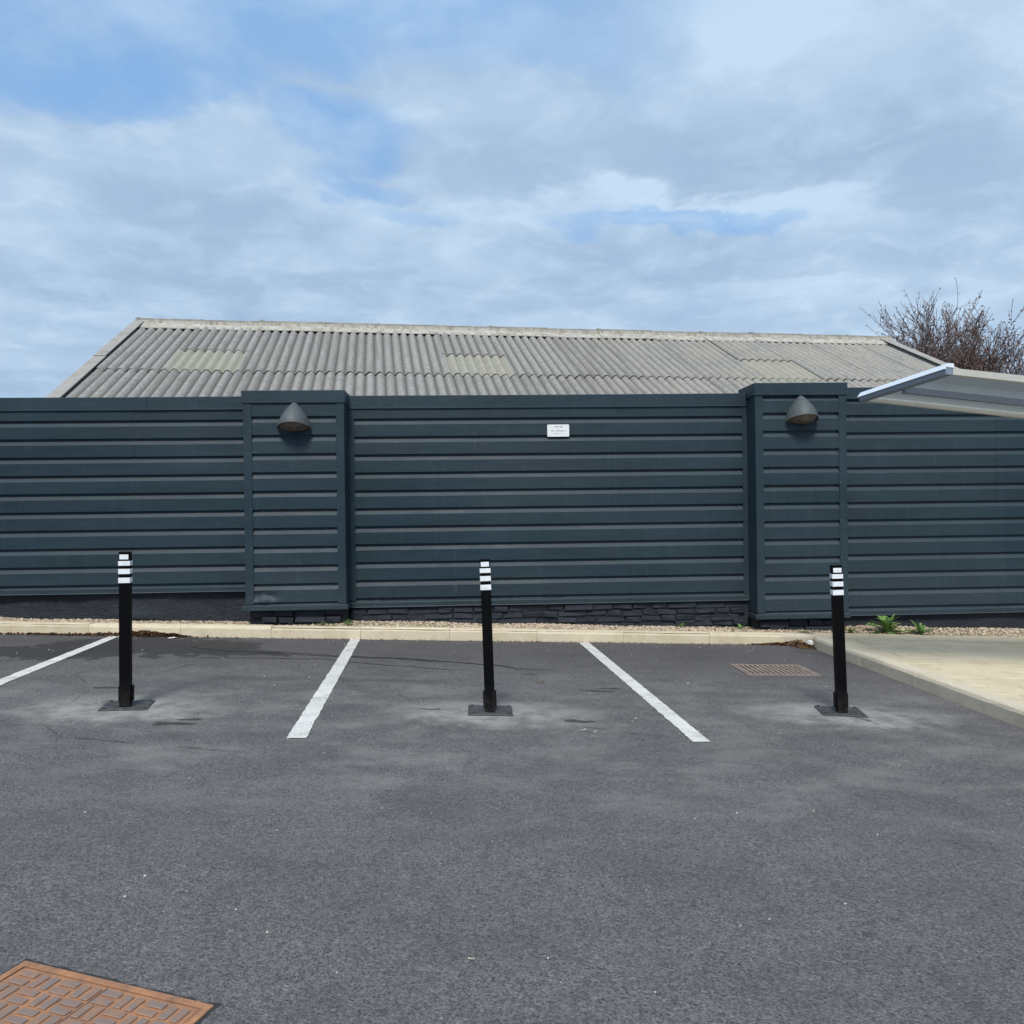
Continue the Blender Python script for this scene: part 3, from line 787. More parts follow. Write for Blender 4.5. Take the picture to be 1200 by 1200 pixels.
for i in range(n + 1):
    s = PL1 + (PR0 - PL1) * i / n
    for j in range(mrow + 1):
        z = gl(s) - .05 + .46 * j / mrow
        v.append((s, .022 - .013 * mnoise.noise(Vector((s * 3.2, z * 8, 3))) - .010 * mnoise.noise(Vector((s * 14, z * 26, 5))), z))
mb.add(v, [(i * (mrow + 1) + j, (i + 1) * (mrow + 1) + j, (i + 1) * (mrow + 1) + j + 1, i * (mrow + 1) + j + 1) for i in range(n) for j in range(mrow)]).obj('mortar_bed', M_RENDER, plinth, True)
# smooth stretch right of the second pillar
mb = MB(); n = 80; v = []; sa_, sb_ = PR1 - .05, 12.0
for i in range(n + 1):
    s = sa_ + (sb_ - sa_) * i / n
    for j in range(9):
        z = gl(s) - .10 + .40 * j / 8; v.append((s, .040 - .014 * mnoise.noise(Vector((s * 2.4, z * 5, 7))), z))
mb.add(v, [(i * 9 + j, (i + 1) * 9 + j, (i + 1) * 9 + j + 1, i * 9 + j + 1) for i in range(n) for j in range(8)]).obj('render_coat', M_RENDER, plinth, True)
MB().box(PL0 + .02, PL1 - .02, -PD + .095, .08, -.3, .44).obj('pillar_core', M_MORTAR, plinth)
MB().box(PR0 + .02, PR1 - .02, -PD + .095, .08, -.4, .24).obj('pillar_core', M_MORTAR, plinth)
def brick_mesh(seed, L, H):
    r_ = random.Random(seed); bm = bmesh.new(); bmesh.ops.create_cube(bm, size=1)
    for v_ in bm.verts: v_.co = Vector((v_.co.x * L, v_.co.y * .09, v_.co.z * H))
    bmesh.ops.bevel(bm, geom=list(bm.edges), offset=.006, segments=1, affect='EDGES', profile=.5)
    for v_ in bm.verts:
        v_.co += Vector((r_.uniform(-.008, .008), r_.uniform(-.012, .005), r_.uniform(-.008, .008)))
    me = bpy.data.meshes.new('brick'); bm.to_mesh(me); bm.free(); me.materials.append(M_DARKBRICK); return me
bmeshes = [brick_mesh(i, .21, .058) for i in range(8)] + [brick_mesh(20 + i, .16, .056) for i in range(4)] + [brick_mesh(30 + i, .32, .060) for i in range(3)]
def bricks(s0, s1, yface, ztop, zmin_fn):
    z = ztop; row = 0
    while z > -.35:
        s = s0 + (.0 if row % 2 else .11) * 1.0
        any_ = False
        while s < s1 - .05:
            q = rnd.random(); kind = 2 if q < .16 else (1 if q < .36 else 0)
            L = (.21, .16, .32)[kind]
            if s + L > s1: kind, L = 1, .16
            if s + L > s1 + .03: break
            if z > zmin_fn(s) - .03:
                me = bmeshes[rnd.randrange(8)] if kind == 0 else bmeshes[8 + rnd.randrange(4)] if kind == 1 else bmeshes[12 + rnd.randrange(3)]
                link('brick', me, plinth, (s + L / 2, yface + .048 + rnd.uniform(-.012, .014), z + rnd.uniform(-.007, .007)), (rnd.uniform(-.05, .05), rnd.uniform(-.035, .035), rnd.uniform(-.04, .04)))
                any_ = True
            s += L + .014
        z -= .071; row += 1
        if not any_ and z < .1: break
bricks(PL1 + .02, PR0 - .02, .005, .335, lambda s: gl(s) + KH - .03)
bricks(PL0 + .05, PL1 - .03, -PD + .05, .36, lambda s: gl(s) + KH - .03)
bricks(PR0 + .05, PR1 - .03, -PD + .05, .14, lambda s: gl(s) + KH - .03)

# ------------------------------------------------------------------ shed behind
RANG = R(9.5); RO = Vector((0, 15.15, 0)); RE = Vector((math.cos(RANG), math.sin(RANG), 0)); RNn = Vector((math.sin(RANG), -math.cos(RANG), 0))
def rs(px, py=390):
    p = on_plane(px, py, RO, RNn); return (p - RO).dot(RE)
s_l, s_r = rs(160.5, 379), rs(1036, 397)
ZR = 4.62; PIT = R(25.2); SW = 1.016; CP = SW / 7
shed_o = RO + RE * s_l
shed = thing('shed', 'long low shed with weathered grey corrugated cement roof behind the fence', 'shed', shed_o + Vector((0, 0, -.5)), (0, 0, RANG))
ZR_L = ZR + .5                                   # in the shed's own frame
RL = s_r - s_l
AMP = .030
def sheet_mesh(name, Lw, Ln, mat, seed, over=.07):
    """corrugated sheet: x across, -y down the slope, z normal"""
    v = []; th = .0085; nper = 12; n = int(round((Lw + over) / CP * nper)); rows = 5
    for layer in (0, 1):
        for j in range(rows + 1):
            for i in range(n + 1):
                x = (Lw + over) * i / n; y = -Ln * j / rows
                cc = math.cos(math.pi * x / CP); z = AMP * (2 * math.sqrt(cc * cc + .012) - 1.08) + (-th if layer else 0)
                z += .004 * mnoise.noise(Vector((x * 2, y * 1.2, seed))) + .0025 * (rnd.random() - .5) * (1 if j in (0, rows) else 0) * (0 if layer else 1)
                v.append((x, y, z))
    N = (n + 1) * (rows + 1); f = []
    for j in range(rows):
        for i in range(n):
            a = j * (n + 1) + i; f.append((a, a + 1, a + n + 2, a + n + 1)); f.append((N + a, N + a + n + 1, N + a + n + 2, N + a + 1))
    for i in range(n):
        f.append((i, N + i, N + i + 1, i + 1)); a = rows * (n + 1) + i; f.append((a, a + 1, N + a + 1, N + a))
    for j in range(rows):
        a = j * (n + 1); f.append((a, a + n + 1, N + a + n + 1, N + a)); a += n; f.append((a, N + a, N + a + n + 1, a + n + 1))
    me = MB().add(v, f).mesh(name, mat); 
    return me
D1, D2, DS, DE = 0.05, 2.70, 1.585, 5.0
LAPO = .13
ms_long = [sheet_mesh('roof_sheet', SW, D2 - D1 + LAPO, M_SHEET, i) for i in range(3)]
ms_low = [sheet_mesh('roof_sheet', SW, DE - D2 + .1, M_SHEET, i + 5) for i in range(3)]
ms_short = sheet_mesh('roof_sheet', SW, DS - D1 + LAPO, M_SHEET, 9)
ms_light = sheet_mesh('rooflight', SW, D2 - DS + LAPO + .05, M_GRP, 12, .0)
def place_sheet(me, name, x, d, lift, side=-1):
    """d = distance from the ridge down the slope"""
    if side < 0:
        rot = (PIT, 0, 0); loc = (x, -d * math.cos(PIT), ZR_L - d * math.sin(PIT))
    else:
        rot = (PIT, 0, math.pi); loc = (x + SW, d * math.cos(PIT), ZR_L - d * math.sin(PIT))
    o = link(name, me, shed, loc, rot)
    # lift along the normal, tiny tilt so that laps open and close unevenly
    nrm = Matrix.Rotation(rot[2], 3, 'Z') @ Matrix.Rotation(PIT, 3, 'X') @ Vector((0, 0, 1))
    o.location = Vector(loc) + nrm * lift
    o.rotation_euler = (rot[0] + rnd.uniform(-.0015, .0015), .010 + rnd.uniform(-.003, .003), rot[2] + rnd.uniform(-.002, .002))
    return o
ncol = int(RL / SW); rem = RL - ncol * SW
for c in range(ncol):
    x = c * SW + .02
    lift = .0035 + (c % 2) * .002
    light = c in (1, 5, 10)
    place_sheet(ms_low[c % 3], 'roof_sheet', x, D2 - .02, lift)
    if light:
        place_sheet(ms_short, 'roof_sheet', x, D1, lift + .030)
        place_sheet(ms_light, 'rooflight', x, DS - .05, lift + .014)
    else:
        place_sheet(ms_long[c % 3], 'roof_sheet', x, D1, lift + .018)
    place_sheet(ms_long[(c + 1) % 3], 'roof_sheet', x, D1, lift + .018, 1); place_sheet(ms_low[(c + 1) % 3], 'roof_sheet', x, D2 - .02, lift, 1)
if rem > .15:
    cut = max(1, int(round((rem - .02) / CP))) * CP
    for side in (-1, 1):
        for (Ln, d, lf) in ((D2 - D1 + LAPO, D1, .022), (DE - D2 + .1, D2 - .02, .004)):
            me = sheet_mesh('roof_sheet', cut, Ln, M_SHEET, 30 + int(d), 0.0)
            o = place_sheet(me, 'roof_sheet', ncol * SW + .02, d, lf, side)
            if side > 0: o.location.x = ncol * SW + .02 + cut
# ridge units
def ridge_mesh(L):
    W_ = .34; prof = []
    top = []; 
    c_, s_ = math.cos(PIT), math.sin(PIT); lift = AMP + .035
    def pt(d, sd, up): return (sd * (d * c_) + sd * up * s_, -d * s_ + up * c_)
    for k in range(9):
        a = math.pi * (k / 8) ; prof.append((-math.cos(a) * .105, .015 + math.sin(a) * .105))
    left = [pt(.33, -1, lift - .022), pt(.14, -1, lift + .004)]; right = [pt(.14, 1, lift + .004), pt(.33, 1, lift - .022)]
    outer = left + prof + right
    inner = [(y, z - .014) for y, z in outer]
    n = len(outer); v = []
    xs_ = (0, .055, .056, L)
    for q, x in enumerate(xs_):
        b = .012 if q < 2 else 0          # collar at the lap
        v += [(x, y * (1 + b * .5), z + b) for y, z in outer]; v += [(x, y, z) for y, z in inner]
    f = []; k = 2 * n
    for q in range(3):
        for i in range(n - 1):
            f.append((q * k + i, q * k + i + 1, (q + 1) * k + i + 1, (q + 1) * k + i))
            f.append((q * k + n + i, (q + 1) * k + n + i, (q + 1) * k + n + i + 1, q * k + n + i + 1))
        for i in (0, n - 1): f.append((q * k + i, (q + 1) * k + i, (q + 1) * k + n + i, q * k + n + i))
    for q in (0, 3):
        for i in range(n - 1): f.append((q * k + i, q * k + i + 1, q * k + n + i + 1, q * k + n + i))
    return MB().add(v, f).mesh('ridge_tile', M_RIDGE)
rm = ridge_mesh(SW - .001)
for c in range(ncol):
    link('ridge_tile', rm, shed, (c * SW, 0, ZR_L + .006 + rnd.uniform(-.006, .006)), (0, rnd.uniform(-.004, .004), rnd.uniform(-.004, .004)))
link('ridge_tile', ridge_mesh(RL - ncol * SW + .12), shed, (ncol * SW, 0, ZR_L + .006))
# verge trims: angle pieces laid over the outer corrugation, in two lengths per slope
def verge(side, x, w0, w1, lift):
    objs = []
    for a, b, lf in ((.02, 2.35, .014), (2.30, DE + .05, .0)):
        mb = MB(); c_, s_ = math.cos(PIT), math.sin(PIT)
        def P(d, xx, up): return (xx, side * (d * c_ + up * s_ * 1.0), ZR_L - d * s_ + up * c_)
        u = lift + lf
        for (x0, x1, u0, u1) in ((min(w0, w1), max(w0, w1), u, u + .013), (x - .007, x + .007, u - .20, u - .001)):
            v = [P(d, xx, up) for d in (a, b) for xx in (x0, x1) for up in (u0, u1)]
            mb.add(v, [(0, 1, 3, 2), (4, 6, 7, 5), (0, 4, 5, 1), (2, 3, 7, 6), (0, 2, 6, 4), (1, 5, 7, 3)])
        mb.obj('verge_trim', M_VERGE, shed)
for side in (-1, 1):
    verge(side, -.02, -.028, .135, AMP + .036)
    verge(side, RL + .03, RL + .038, RL - .15, AMP + .036)
# walls below
yE = (DE - .12) * math.cos(PIT); zE = ZR_L - (DE - .12) * math.sin(PIT) - .09
mb = MB()
for side in (-1, 1): mb.box(.12, RL - .12, min(side * yE, side * (yE - .2)), max(side * yE, side * (yE - .2)), 0, zE)
for x0 in (.1195, RL - .1195 - .2):
    v = [(x0 + dx, y_, z_) for dx in (0, .2) for (y_, z_) in ((-yE + .001, 0), (yE - .001, 0), (yE - .001, zE), (0, ZR_L - .12), (-yE + .001, zE))]
    mb.add(v, [(0, 1, 2, 3, 4), (9, 8, 7, 6, 5)] + [(i, (i + 1) % 5, 5 + (i + 1) % 5, 5 + i) for i in range(5)])
mb.obj('wall', M_BRICKWALL, shed)

# ------------------------------------------------------------------ bollards
def bollard(i, loc, rotz, lean, label):
    root = thing('bollard', label, 'bollard', loc, (0, lean, rotz), 'black parking bollards with white bands')
    w2, H = .034, 1.028
    MB().bbox(-w2, w2, -w2, w2, .012, H, .003).obj('post', M_BLACK, root)
    MB().bbox(-w2 - .0015, w2 + .0015, -w2 - .0015, w2 + .0015, H + .0005, H + .010, .003).obj('cap', M_BLACK, root)
    for z0 in (.905, .852 - .005, .790):
        pass
    for z0, h in ((.946, .031), (.891, .034), (.831, .036)):
        MB().bbox(-w2 - .0022, w2 + .0022, -w2 - .0022, w2 + .0022, z0, z0 + h, .001).obj('white_band', M_WHITE, root)
    MB().bbox(-w2 + .006, w2 - .007, -w2 - .003, -w2 + .004, .988, 1.020, .0008).obj('reflector', M_WHITE, root)
    for sx_ in (-1, 1):
        a, b = sorted((sx_ * (w2 + .001), sx_ * (w2 + .011)))
        MB().bbox(a, b, -.024 + .012, .040, .040, .145, .004).obj('hinge_bracket', M_BLACK, root)
    pl = MB().bbox(-.150, .150, -.095, .165, 0.0005, .010, .003).obj('base_plate', M_PLATE, root)
    for sx_ in (-1, 1):
        for sy_ in (-.07, .14):
            MB().cyl((sx_ * .125, sy_, .0105), .011, .008, 6).obj('bolt', M_PLATE, pl)
    return root
# base plates follow the fall of the ground, the posts stand a little out of plumb
for i, (p, rz, ln, lab) in enumerate((
        (bb[0], R(12), R(.6), 'black square bollard with white bands on the bay with the wet patch'),
        (bb[1], R(2), R(-1.3), 'black square bollard with white bands leaning between the two white bay lines'),
        (bb[2], R(-7), R(-1.6), 'black square bollard with white bands beside the drain grate and side kerb'))):
    b = bollard(i, (p.x, p.y, gz(p.x)), 0, 0, lab)
    b.rotation_euler = (Matrix.Rotation(ln, 4, 'Y') @ Matrix.Rotation(rz, 4, 'Z')).to_euler()
    pl = [c for c in b.children if c.name.startswith('base_plate')][0]
    want = Matrix.Rotation(math.atan(SL), 4, 'Y') @ Matrix.Rotation(rz, 4, 'Z')
    pl.rotation_euler = (b.rotation_euler.to_matrix().to_4x4().inverted() @ want).to_euler()

# ------------------------------------------------------------------ wall lamps
def lamp(px, py_apex, label):
    s = fs(px, PD, py_apex); z = on_plane(px, py_apex, FO + FN * PD, FN).z
    root = thing('wall_lamp', label, 'lamp', FO + FE * s + FN * (PD + .001) + Vector((0, 0, z)), (0, 0, FANG), 'hooded wall lamps on the fence pillars')
    def rim(u): return Vector((.180 * math.cos(u), -.225 * math.sin(u) - .0, -.292 + .062 * math.sin(u)))
    n, mm = 24, 12; v = []
    for j in range(mm + 1):
        t_ = j / mm
        for i in range(n + 1):
            u = math.pi * i / n; r_ = rim(u)
            wv = .05 + .95 * (.25 * t_ + .75 * math.sin(t_ * math.pi / 2)) ** .92 if t_ > 0 else .05
            v.append((r_.x * wv, r_.y * wv, r_.z * (t_ ** 1.08)))
    k = n + 1; f = [(j * k + i, (j + 1) * k + i, (j + 1) * k + i + 1, j * k + i + 1) for j in range(mm) for i in range(n)]
    f.append(tuple(range(k)))
    # rim turned inwards
    b = len(v)
    for i in range(n + 1):
        r_ = rim(math.pi * i / n); v.append((r_.x * .93, r_.y * .93, r_.z + .006))
    f += [(mm * k + i, b + i, b + i + 1, mm * k + i + 1) for i in range(n)]
    # flat back against the cladding
    f.append(tuple([j * k for j in range(mm + 1)] + [j * k + n for j in range(mm, -1, -1)]))
    hood = MB().add(v, f).obj('hood', M_LAMP, root, True)
    mod = hood.modifiers.new('edge', 'EDGE_SPLIT'); mod.split_angle = R(35)
    v = []; rings = 4
    for q in range(rings + 1):
        t_ = 1 - q / rings
        for i in range(n + 1):
            r_ = rim(math.pi * i / n); c_ = Vector((0, -.085, -.262))
            p = c_.lerp(r_ * .94, t_); p.z -= .062 * (1 - t_ ** 2) - .004
            v.append(p[:])
    f = [(q * k + i, q * k + i + 1, (q + 1) * k + i + 1, (q + 1) * k + i) for q in range(rings) for i in range(n)]
    MB().add(v, f).obj('lens', M_LENS, root, True)
    MB().bbox(-.05, .05, .0005, .034, -.27, -.16, .003).obj('back_plate', M_LAMP, root)
    return root
lamp(345, 471.5, 'grey hooded wall lamp on the pillar with the crumpled lower corner')
lamp(938, 463.5, 'grey hooded wall lamp on the taller pillar beside the canopy')

# ------------------------------------------------------------------ small sign on the fence
a, b = on_plane(641.2, 497.6, FO + FN * .004, FN), on_plane(667, 511.6, FO + FN * .004, FN)
sw, sh = (b - a).dot(FE), a.z - b.z
sgn = thing('wall_sign', 'small white rectangular sign with faint print fixed to the ribbed fence', 'sign', FO + FE * (a - FO).dot(FE) + FN * .004 + Vector((0, 0, b.z)), (0, 0, FANG))
mb = MB(); r_ = .012; v = []
for (cx_, cz_, a0) in ((sw - r_, sh - r_, 0), (r_, sh - r_, 90), (r_, r_, 180), (sw - r_, r_, 270)):
    for q in range(5):
        an = R(a0 + q * 22.5); v.append((cx_ + r_ * math.cos(an), cz_ + r_ * math.sin(an)))
n = len(v)
mb.add([(x, -.006, z) for x, z in v] + [(x, -.001, z) for x, z in v], [tuple(range(n)), tuple(range(2 * n - 1, n - 1, -1))] + [(i, (i + 1) % n, n + (i + 1) % n, n + i) for i in range(n)])
mb.obj('plate', M_SIGN, sgn)
def scribble(x0, x1, zc_, hh, seed, mat):
    """print too small to read in the photograph: word-like rows of marks"""
    r_ = random.Random(seed); mb = MB(); x = x0
    while x < x1:
        wd = r_.uniform(.004, .007)
        if r_.random() < .14: x += .007; continue
        h = hh * r_.choice((.7, .7, 1, 1)); dz = -hh * .3 if r_.random() < .15 else 0
        mb.box(x, x + wd * .34, -.0068, -.0062, zc_ - h / 2 + dz, zc_ + h / 2); 
        if r_.random() < .75: mb.box(x + wd * .34, x + wd, -.0068, -.0062, zc_ + h * .12, zc_ + h * .34)
        if r_.random() < .55: mb.box(x + wd * .34, x + wd, -.0068, -.0062, zc_ - h * .5, zc_ - h * .3)
        x += wd + .0022
    return mb.obj('print', mat, sgn)
scribble(sw * .32, sw * .70, sh * .82, .017, 1, M_INK)
scribble(sw * .17, sw * .85, sh * .475, .017, 2, M_INK2)
scribble(sw * .28, sw * .74, sh * .26, .010, 3, M_INK2)

# ------------------------------------------------------------------ drain grate
g = [gp(854, 779.3), gp(936.7, 780.0), gp(962.7, 792.7), gp(878, 791.3)]
gc = sum(g, Vector()) / 4; gw = ((g[1] - g[0]).length + (g[2] - g[3]).length) / 2; gd = ((g[0] - g[3]).length + (g[1] - g[2]).length) / 2
ge = (g[1] - g[0] + g[2] - g[3]); gang = math.atan2(ge.y, ge.x)
grate = thing('drain_grate', 'rusty slotted drain grate set in the asphalt near the side kerb', 'drain grate', (gc.x, gc.y, gz(gc.x)), (0, 0, 0))
grate.rotation_euler = (Matrix.Rotation(math.atan(SL), 4, 'Y') @ Matrix.Rotation(gang, 4, 'Z')).to_euler()
mb = MB(); t_ = .022
mb.box(-gw / 2, gw / 2, -gd / 2, -gd / 2 + t_, .001, .009); mb.box(-gw / 2, gw / 2, gd / 2 - t_, gd / 2, .001, .009)
mb.box(-gw / 2, -gw / 2 + t_, -gd / 2 + t_, gd / 2 - t_, .001, .009); mb.box(gw / 2 - t_, gw / 2, -gd / 2 + t_, gd / 2 - t_, .001, .009)
mb.obj('frame', M_GRATE, grate)
MB().add([(-gw / 2 + .01, -gd / 2 + .01, .0016), (gw / 2 - .01, -gd / 2 + .01, .0016), (gw / 2 - .01, gd / 2 - .01, .0016), (-gw / 2 + .01, gd / 2 - .01, .0016)], [(0, 1, 2, 3)]).obj('pit', M_HOLE, grate)
nb = 13; pitch = (gw - 2 * t_) / nb
bar = MB().bbox(-.0135, .0135, -gd / 2 + t_, gd / 2 - t_, .002, .010, .002).mesh('bar', M_GRATE)
for i in range(nb): link('bar', bar, grate, (-gw / 2 + t_ + pitch * (i + .5), 0, 0))
MB().box(-gw / 2 + t_, gw / 2 - t_, -.008, .008, .0017, .0035).obj('cross_bar', M_GRATE, grate)

# ------------------------------------------------------------------ manhole cover, lower left
mc = gp(251, 1180); me_ = gp(119, 1148.7); mdv = me_ - mc; mdv.z = 0; mdv.normalize()
mang = math.atan2(-mdv.y, -mdv.x)                   # local x points along the far edge, to its right-hand corner
MW, MD = .66, .62
mx = Vector((math.cos(mang), math.sin(mang), 0)); my = Vector((-math.sin(mang), math.cos(mang), 0))
mo = mc - mx * MW / 2 - my * MD / 2
man = thing('manhole_cover', 'rusty orange cast iron manhole cover with raised tread blocks', 'manhole cover', (mo.x, mo.y, gz(mo.x)))
man.rotation_euler = (Matrix.Rotation(math.atan(SL), 4, 'Y') @ Matrix.Rotation(mang, 4, 'Z')).to_euler()
mb = MB(); t_ = .022
for (x0, x1, y0, y1) in ((-MW / 2, MW / 2, -MD / 2, -MD / 2 + t_), (-MW / 2, MW / 2, MD / 2 - t_, MD / 2), (-MW / 2, -MW / 2 + t_, -MD / 2 + t_ + .0005, MD / 2 - t_ - .0005), (MW / 2 - t_, MW / 2, -MD / 2 + t_ + .0005, MD / 2 - t_ - .0005)):
    mb.bbox(x0, x1, y0, y1, -.03, .006, .0015)
mb.obj('frame', M_RUST, man)
mb = MB(); q_ = .012; n_ = 40; v = []
for (ax_, ay_, bx_, by_) in ((-1, -1, 1, -1), (1, -1, 1, 1), (1, 1, -1, 1), (-1, 1, -1, -1)):
    for i in range(n_):
        k_ = i / n_; x_, y_ = (ax_ + (bx_ - ax_) * k_) * MW / 2, (ay_ + (by_ - ay_) * k_) * MD / 2
        e_ = q_ * (1 + 1.1 * mnoise.noise(Vector((x_ * 30, y_ * 30, 4)))); L_ = max(abs(x_) / (MW / 2), abs(y_) / (MD / 2))
        v += [(x_ * .985, y_ * .985, .0015), (x_ * (1 + e_ / (MW / 2)), y_ * (1 + e_ / (MD / 2)), .0012)]
m_ = len(v) // 2
mb.add(v, [(2 * i, 2 * i + 1, 2 * ((i + 1) % m_) + 1, 2 * ((i + 1) % m_)) for i in range(m_)]).obj('bitumen_seal', M_WET, man)
cw, chh = MW / 2 - t_ - .004, MD / 2 - t_ - .004
plate_ = MB().bbox(-cw, -.003, -chh, chh, -.02, .0035, .0015).bbox(.003, cw, -chh, chh, -.02, .0035, .0015).obj('plate', M_RUST, man)
bl = MB().bbox(-.0285, .0285, -.0125, .0125, .0, .0045, .002).mesh('tread_block', M_TREAD)
blv = MB().bbox(-.0125, .0125, -.0285, .0285, .0, .0045, .002).mesh('tread_block', M_TREAD)
nx_, ny_ = 8, 8; px2, py2 = (2 * cw - .02) / nx_, (2 * chh - .02) / ny_
for i in range(nx_):
    for j in range(ny_):
        cx_, cy_ = -cw + .01 + px2 * (i + .5), -chh + .01 + py2 * (j + .5)
        if abs(cx_) < .09 and abs(cy_) < .07: continue
        for q in (-1, 1):
            if (i + j) % 2: link('tread_block', bl, man, (cx_, cy_ + q * .0185, .0037))
            else: link('tread_block', blv, man, (cx_ + q * .0185, cy_, .0037))
for q in (-1, 1):
    mb = MB(); mb.cyl((q * .20, 0, .0036), .030, .004, 20); mb.obj('lifting_boss', M_RUST, man)
MB().bbox(-.08, -.008, -.05, .05, .0037, .0075, .002).bbox(.008, .08, -.05, .05, .0037, .0075, .002).obj('name_panel', M_TREAD, man)

# ------------------------------------------------------------------ canopy of the shelter on the right
CX0, CYF, CYN, CXR = 3.02, 7.12, 5.70, 5.5
slope_c = .12
def cz(x): return 2.305 - slope_c * (x - CX0)
can = thing('shelter', 'open sided shelter canopy with blue grey metal edge rail over the paving', 'shelter', (5.33, 6.4, gz(5.33) + KH))
def W2(o): o.matrix_parent_inverse = can.matrix_basis.inverted(); return o
mb = MB()      # side rail in two tones: web, and top trim coloured pale for the light on it
def slab4(mb, x0, x1, y0, y1, t0, t1):
    v = [(x, y, cz(x) + t) for x in (x0, x1) for y in (y0, y1) for t in (t0, t1)]
    return mb.add(v, [(0, 1, 3, 2), (4, 6, 7, 5), (0, 4, 5, 1), (2, 3, 7, 6), (0, 2, 6, 4), (1, 5, 7, 3)])
slab4(mb, CX0, CX0 + .05, CYN, CYF, -.030, .018); W2(mb.obj('side_rail', M_ALU, can))
v = []
for y_ in (CYN - .005, CYF + .012):
    v += [(x_, y_, cz(x_) + t_) for x_, t_ in ((CX0 - .014, .004), (CX0 + .016, .048), (CX0 + .055, .048), (CX0 + .055, .019), (CX0 - .001, .019), (CX0 - .001, .004))]
W2(MB().add(v, [(0, 1, 2, 3, 4, 5), (11, 10, 9, 8, 7, 6)] + [(i, (i + 1) % 6, 6 + (i + 1) % 6, 6 + i) for i in range(6)]).obj('rail_trim', M_ALU_LIT, can))
W2(slab4(MB(), CX0 + .051, CXR, CYF - .052, CYF + .005, -.028, .0175).obj('end_rail', M_EDGE, can))
W2(slab4(MB(), CX0 + .051, CXR, CYN, CYN + .05, -.028, .0175).obj('end_rail', M_EDGE, can))
for y0 in (6.42,): W2(slab4(MB(), CX0 + .051, CXR, y0 - .025, y0 + .025, -.055, -.006).obj('cross_rail', M_ALU, can))
ys_ = [CYN + .052, 6.42, CYF - .054]
for q in range(2): W2(slab4(MB(), CX0 + .052, CXR - .002, ys_[q] + .001, ys_[q + 1] - .001, -.005, .008).obj('canopy_panel', M_PANEL, can))
for y0 in (5.95, 6.9):
    mb = MB().bbox(5.28, 5.38, y0 - .05, y0 + .05, gz(5.3) + KH - .01, cz(5.38) - .056, .006); W2(mb.obj('post', M_ALU, can))
    W2(MB().bbox(5.22, 5.44, y0 - .11, y0 + .11, gz(5.33) + KH - .012, gz(5.33) + KH + .012, .003).obj('foot_plate', M_ALU, can))
W2(slab4(MB(), 5.27, 5.39, CYN + .1, CYF - .1, -.115, -.0565).obj('head_beam', M_ALU, can))

# ------------------------------------------------------------------ bare tree behind the shed
def tree(base, label):
    root = thing('bare_tree', label, 'tree', base)
    trunk, crown, buds = MB(), MB(), MB(); r_ = random.Random(8)
    def rv(): return Vector((r_.uniform(-1, 1), r_.uniform(-1, 1), r_.uniform(-1, 1)))
    def grow(p, d, L, rad, lev, mb):
        n = 4; pts = [p.copy()]; rads = [rad]; q = p.copy(); dd = d.copy()
        for i in range(n):
            dd = (dd + rv() * (.13 if lev < 3 else .17) + Vector((0, 0, .055))).normalized(); q = q + dd * (L / n); pts.append(q.copy()); rads.append(max(.0064, rad * (1 - .52 * (i + 1) / n)))
        mb.tube(pts, rads, 7 if lev == 0 else (5 if lev < 3 else 3), False)
        if lev >= 3:
            for k in range(r_.randint(4, 9) if lev > 3 else 3):
                c = pts[r_.randint(1, n)] + rv() * .035; a = rv().normalized() * r_.uniform(.016, .042); b = rv().normalized() * r_.uniform(.010, .026)
                buds.add([(c - a)[:], (c + b)[:], (c + a)[:], (c - b)[:]], [(0, 1, 2, 3)])
        if lev >= 5: return
        nb_ = (9, 7, 6, 5, 5)[lev]
        for k in range(nb_):
            i = r_.randint(1 if lev else 2, n); t_ = pts[i]
            ax = dd.cross(rv()).normalized(); an = r_.uniform(.35, .85)
            nd = (Matrix.Rotation(an, 3, ax) @ (pts[i] - pts[i - 1]).normalized())
            nd = (nd + Vector((0, 0, .16))).normalized()
            grow(t_, nd, L * r_.uniform(.58, .82), max(.005, rads[i] * r_.uniform(.5, .72)), lev + 1, crown)
    grow(Vector((0, 0, 0)), Vector((.02, 0, 1)), 2.9, .15, 0, trunk)
    trunk.obj('trunk', M_BARK, root); crown.obj('crown', M_BARK, root); buds.obj('buds', M_BUD, root)
    return root
tb = Vector((12.6, 23.0, gz(12.6) - .06))
tree(tb, 'bare tree with reddish buds rising behind the end of the shed roof')

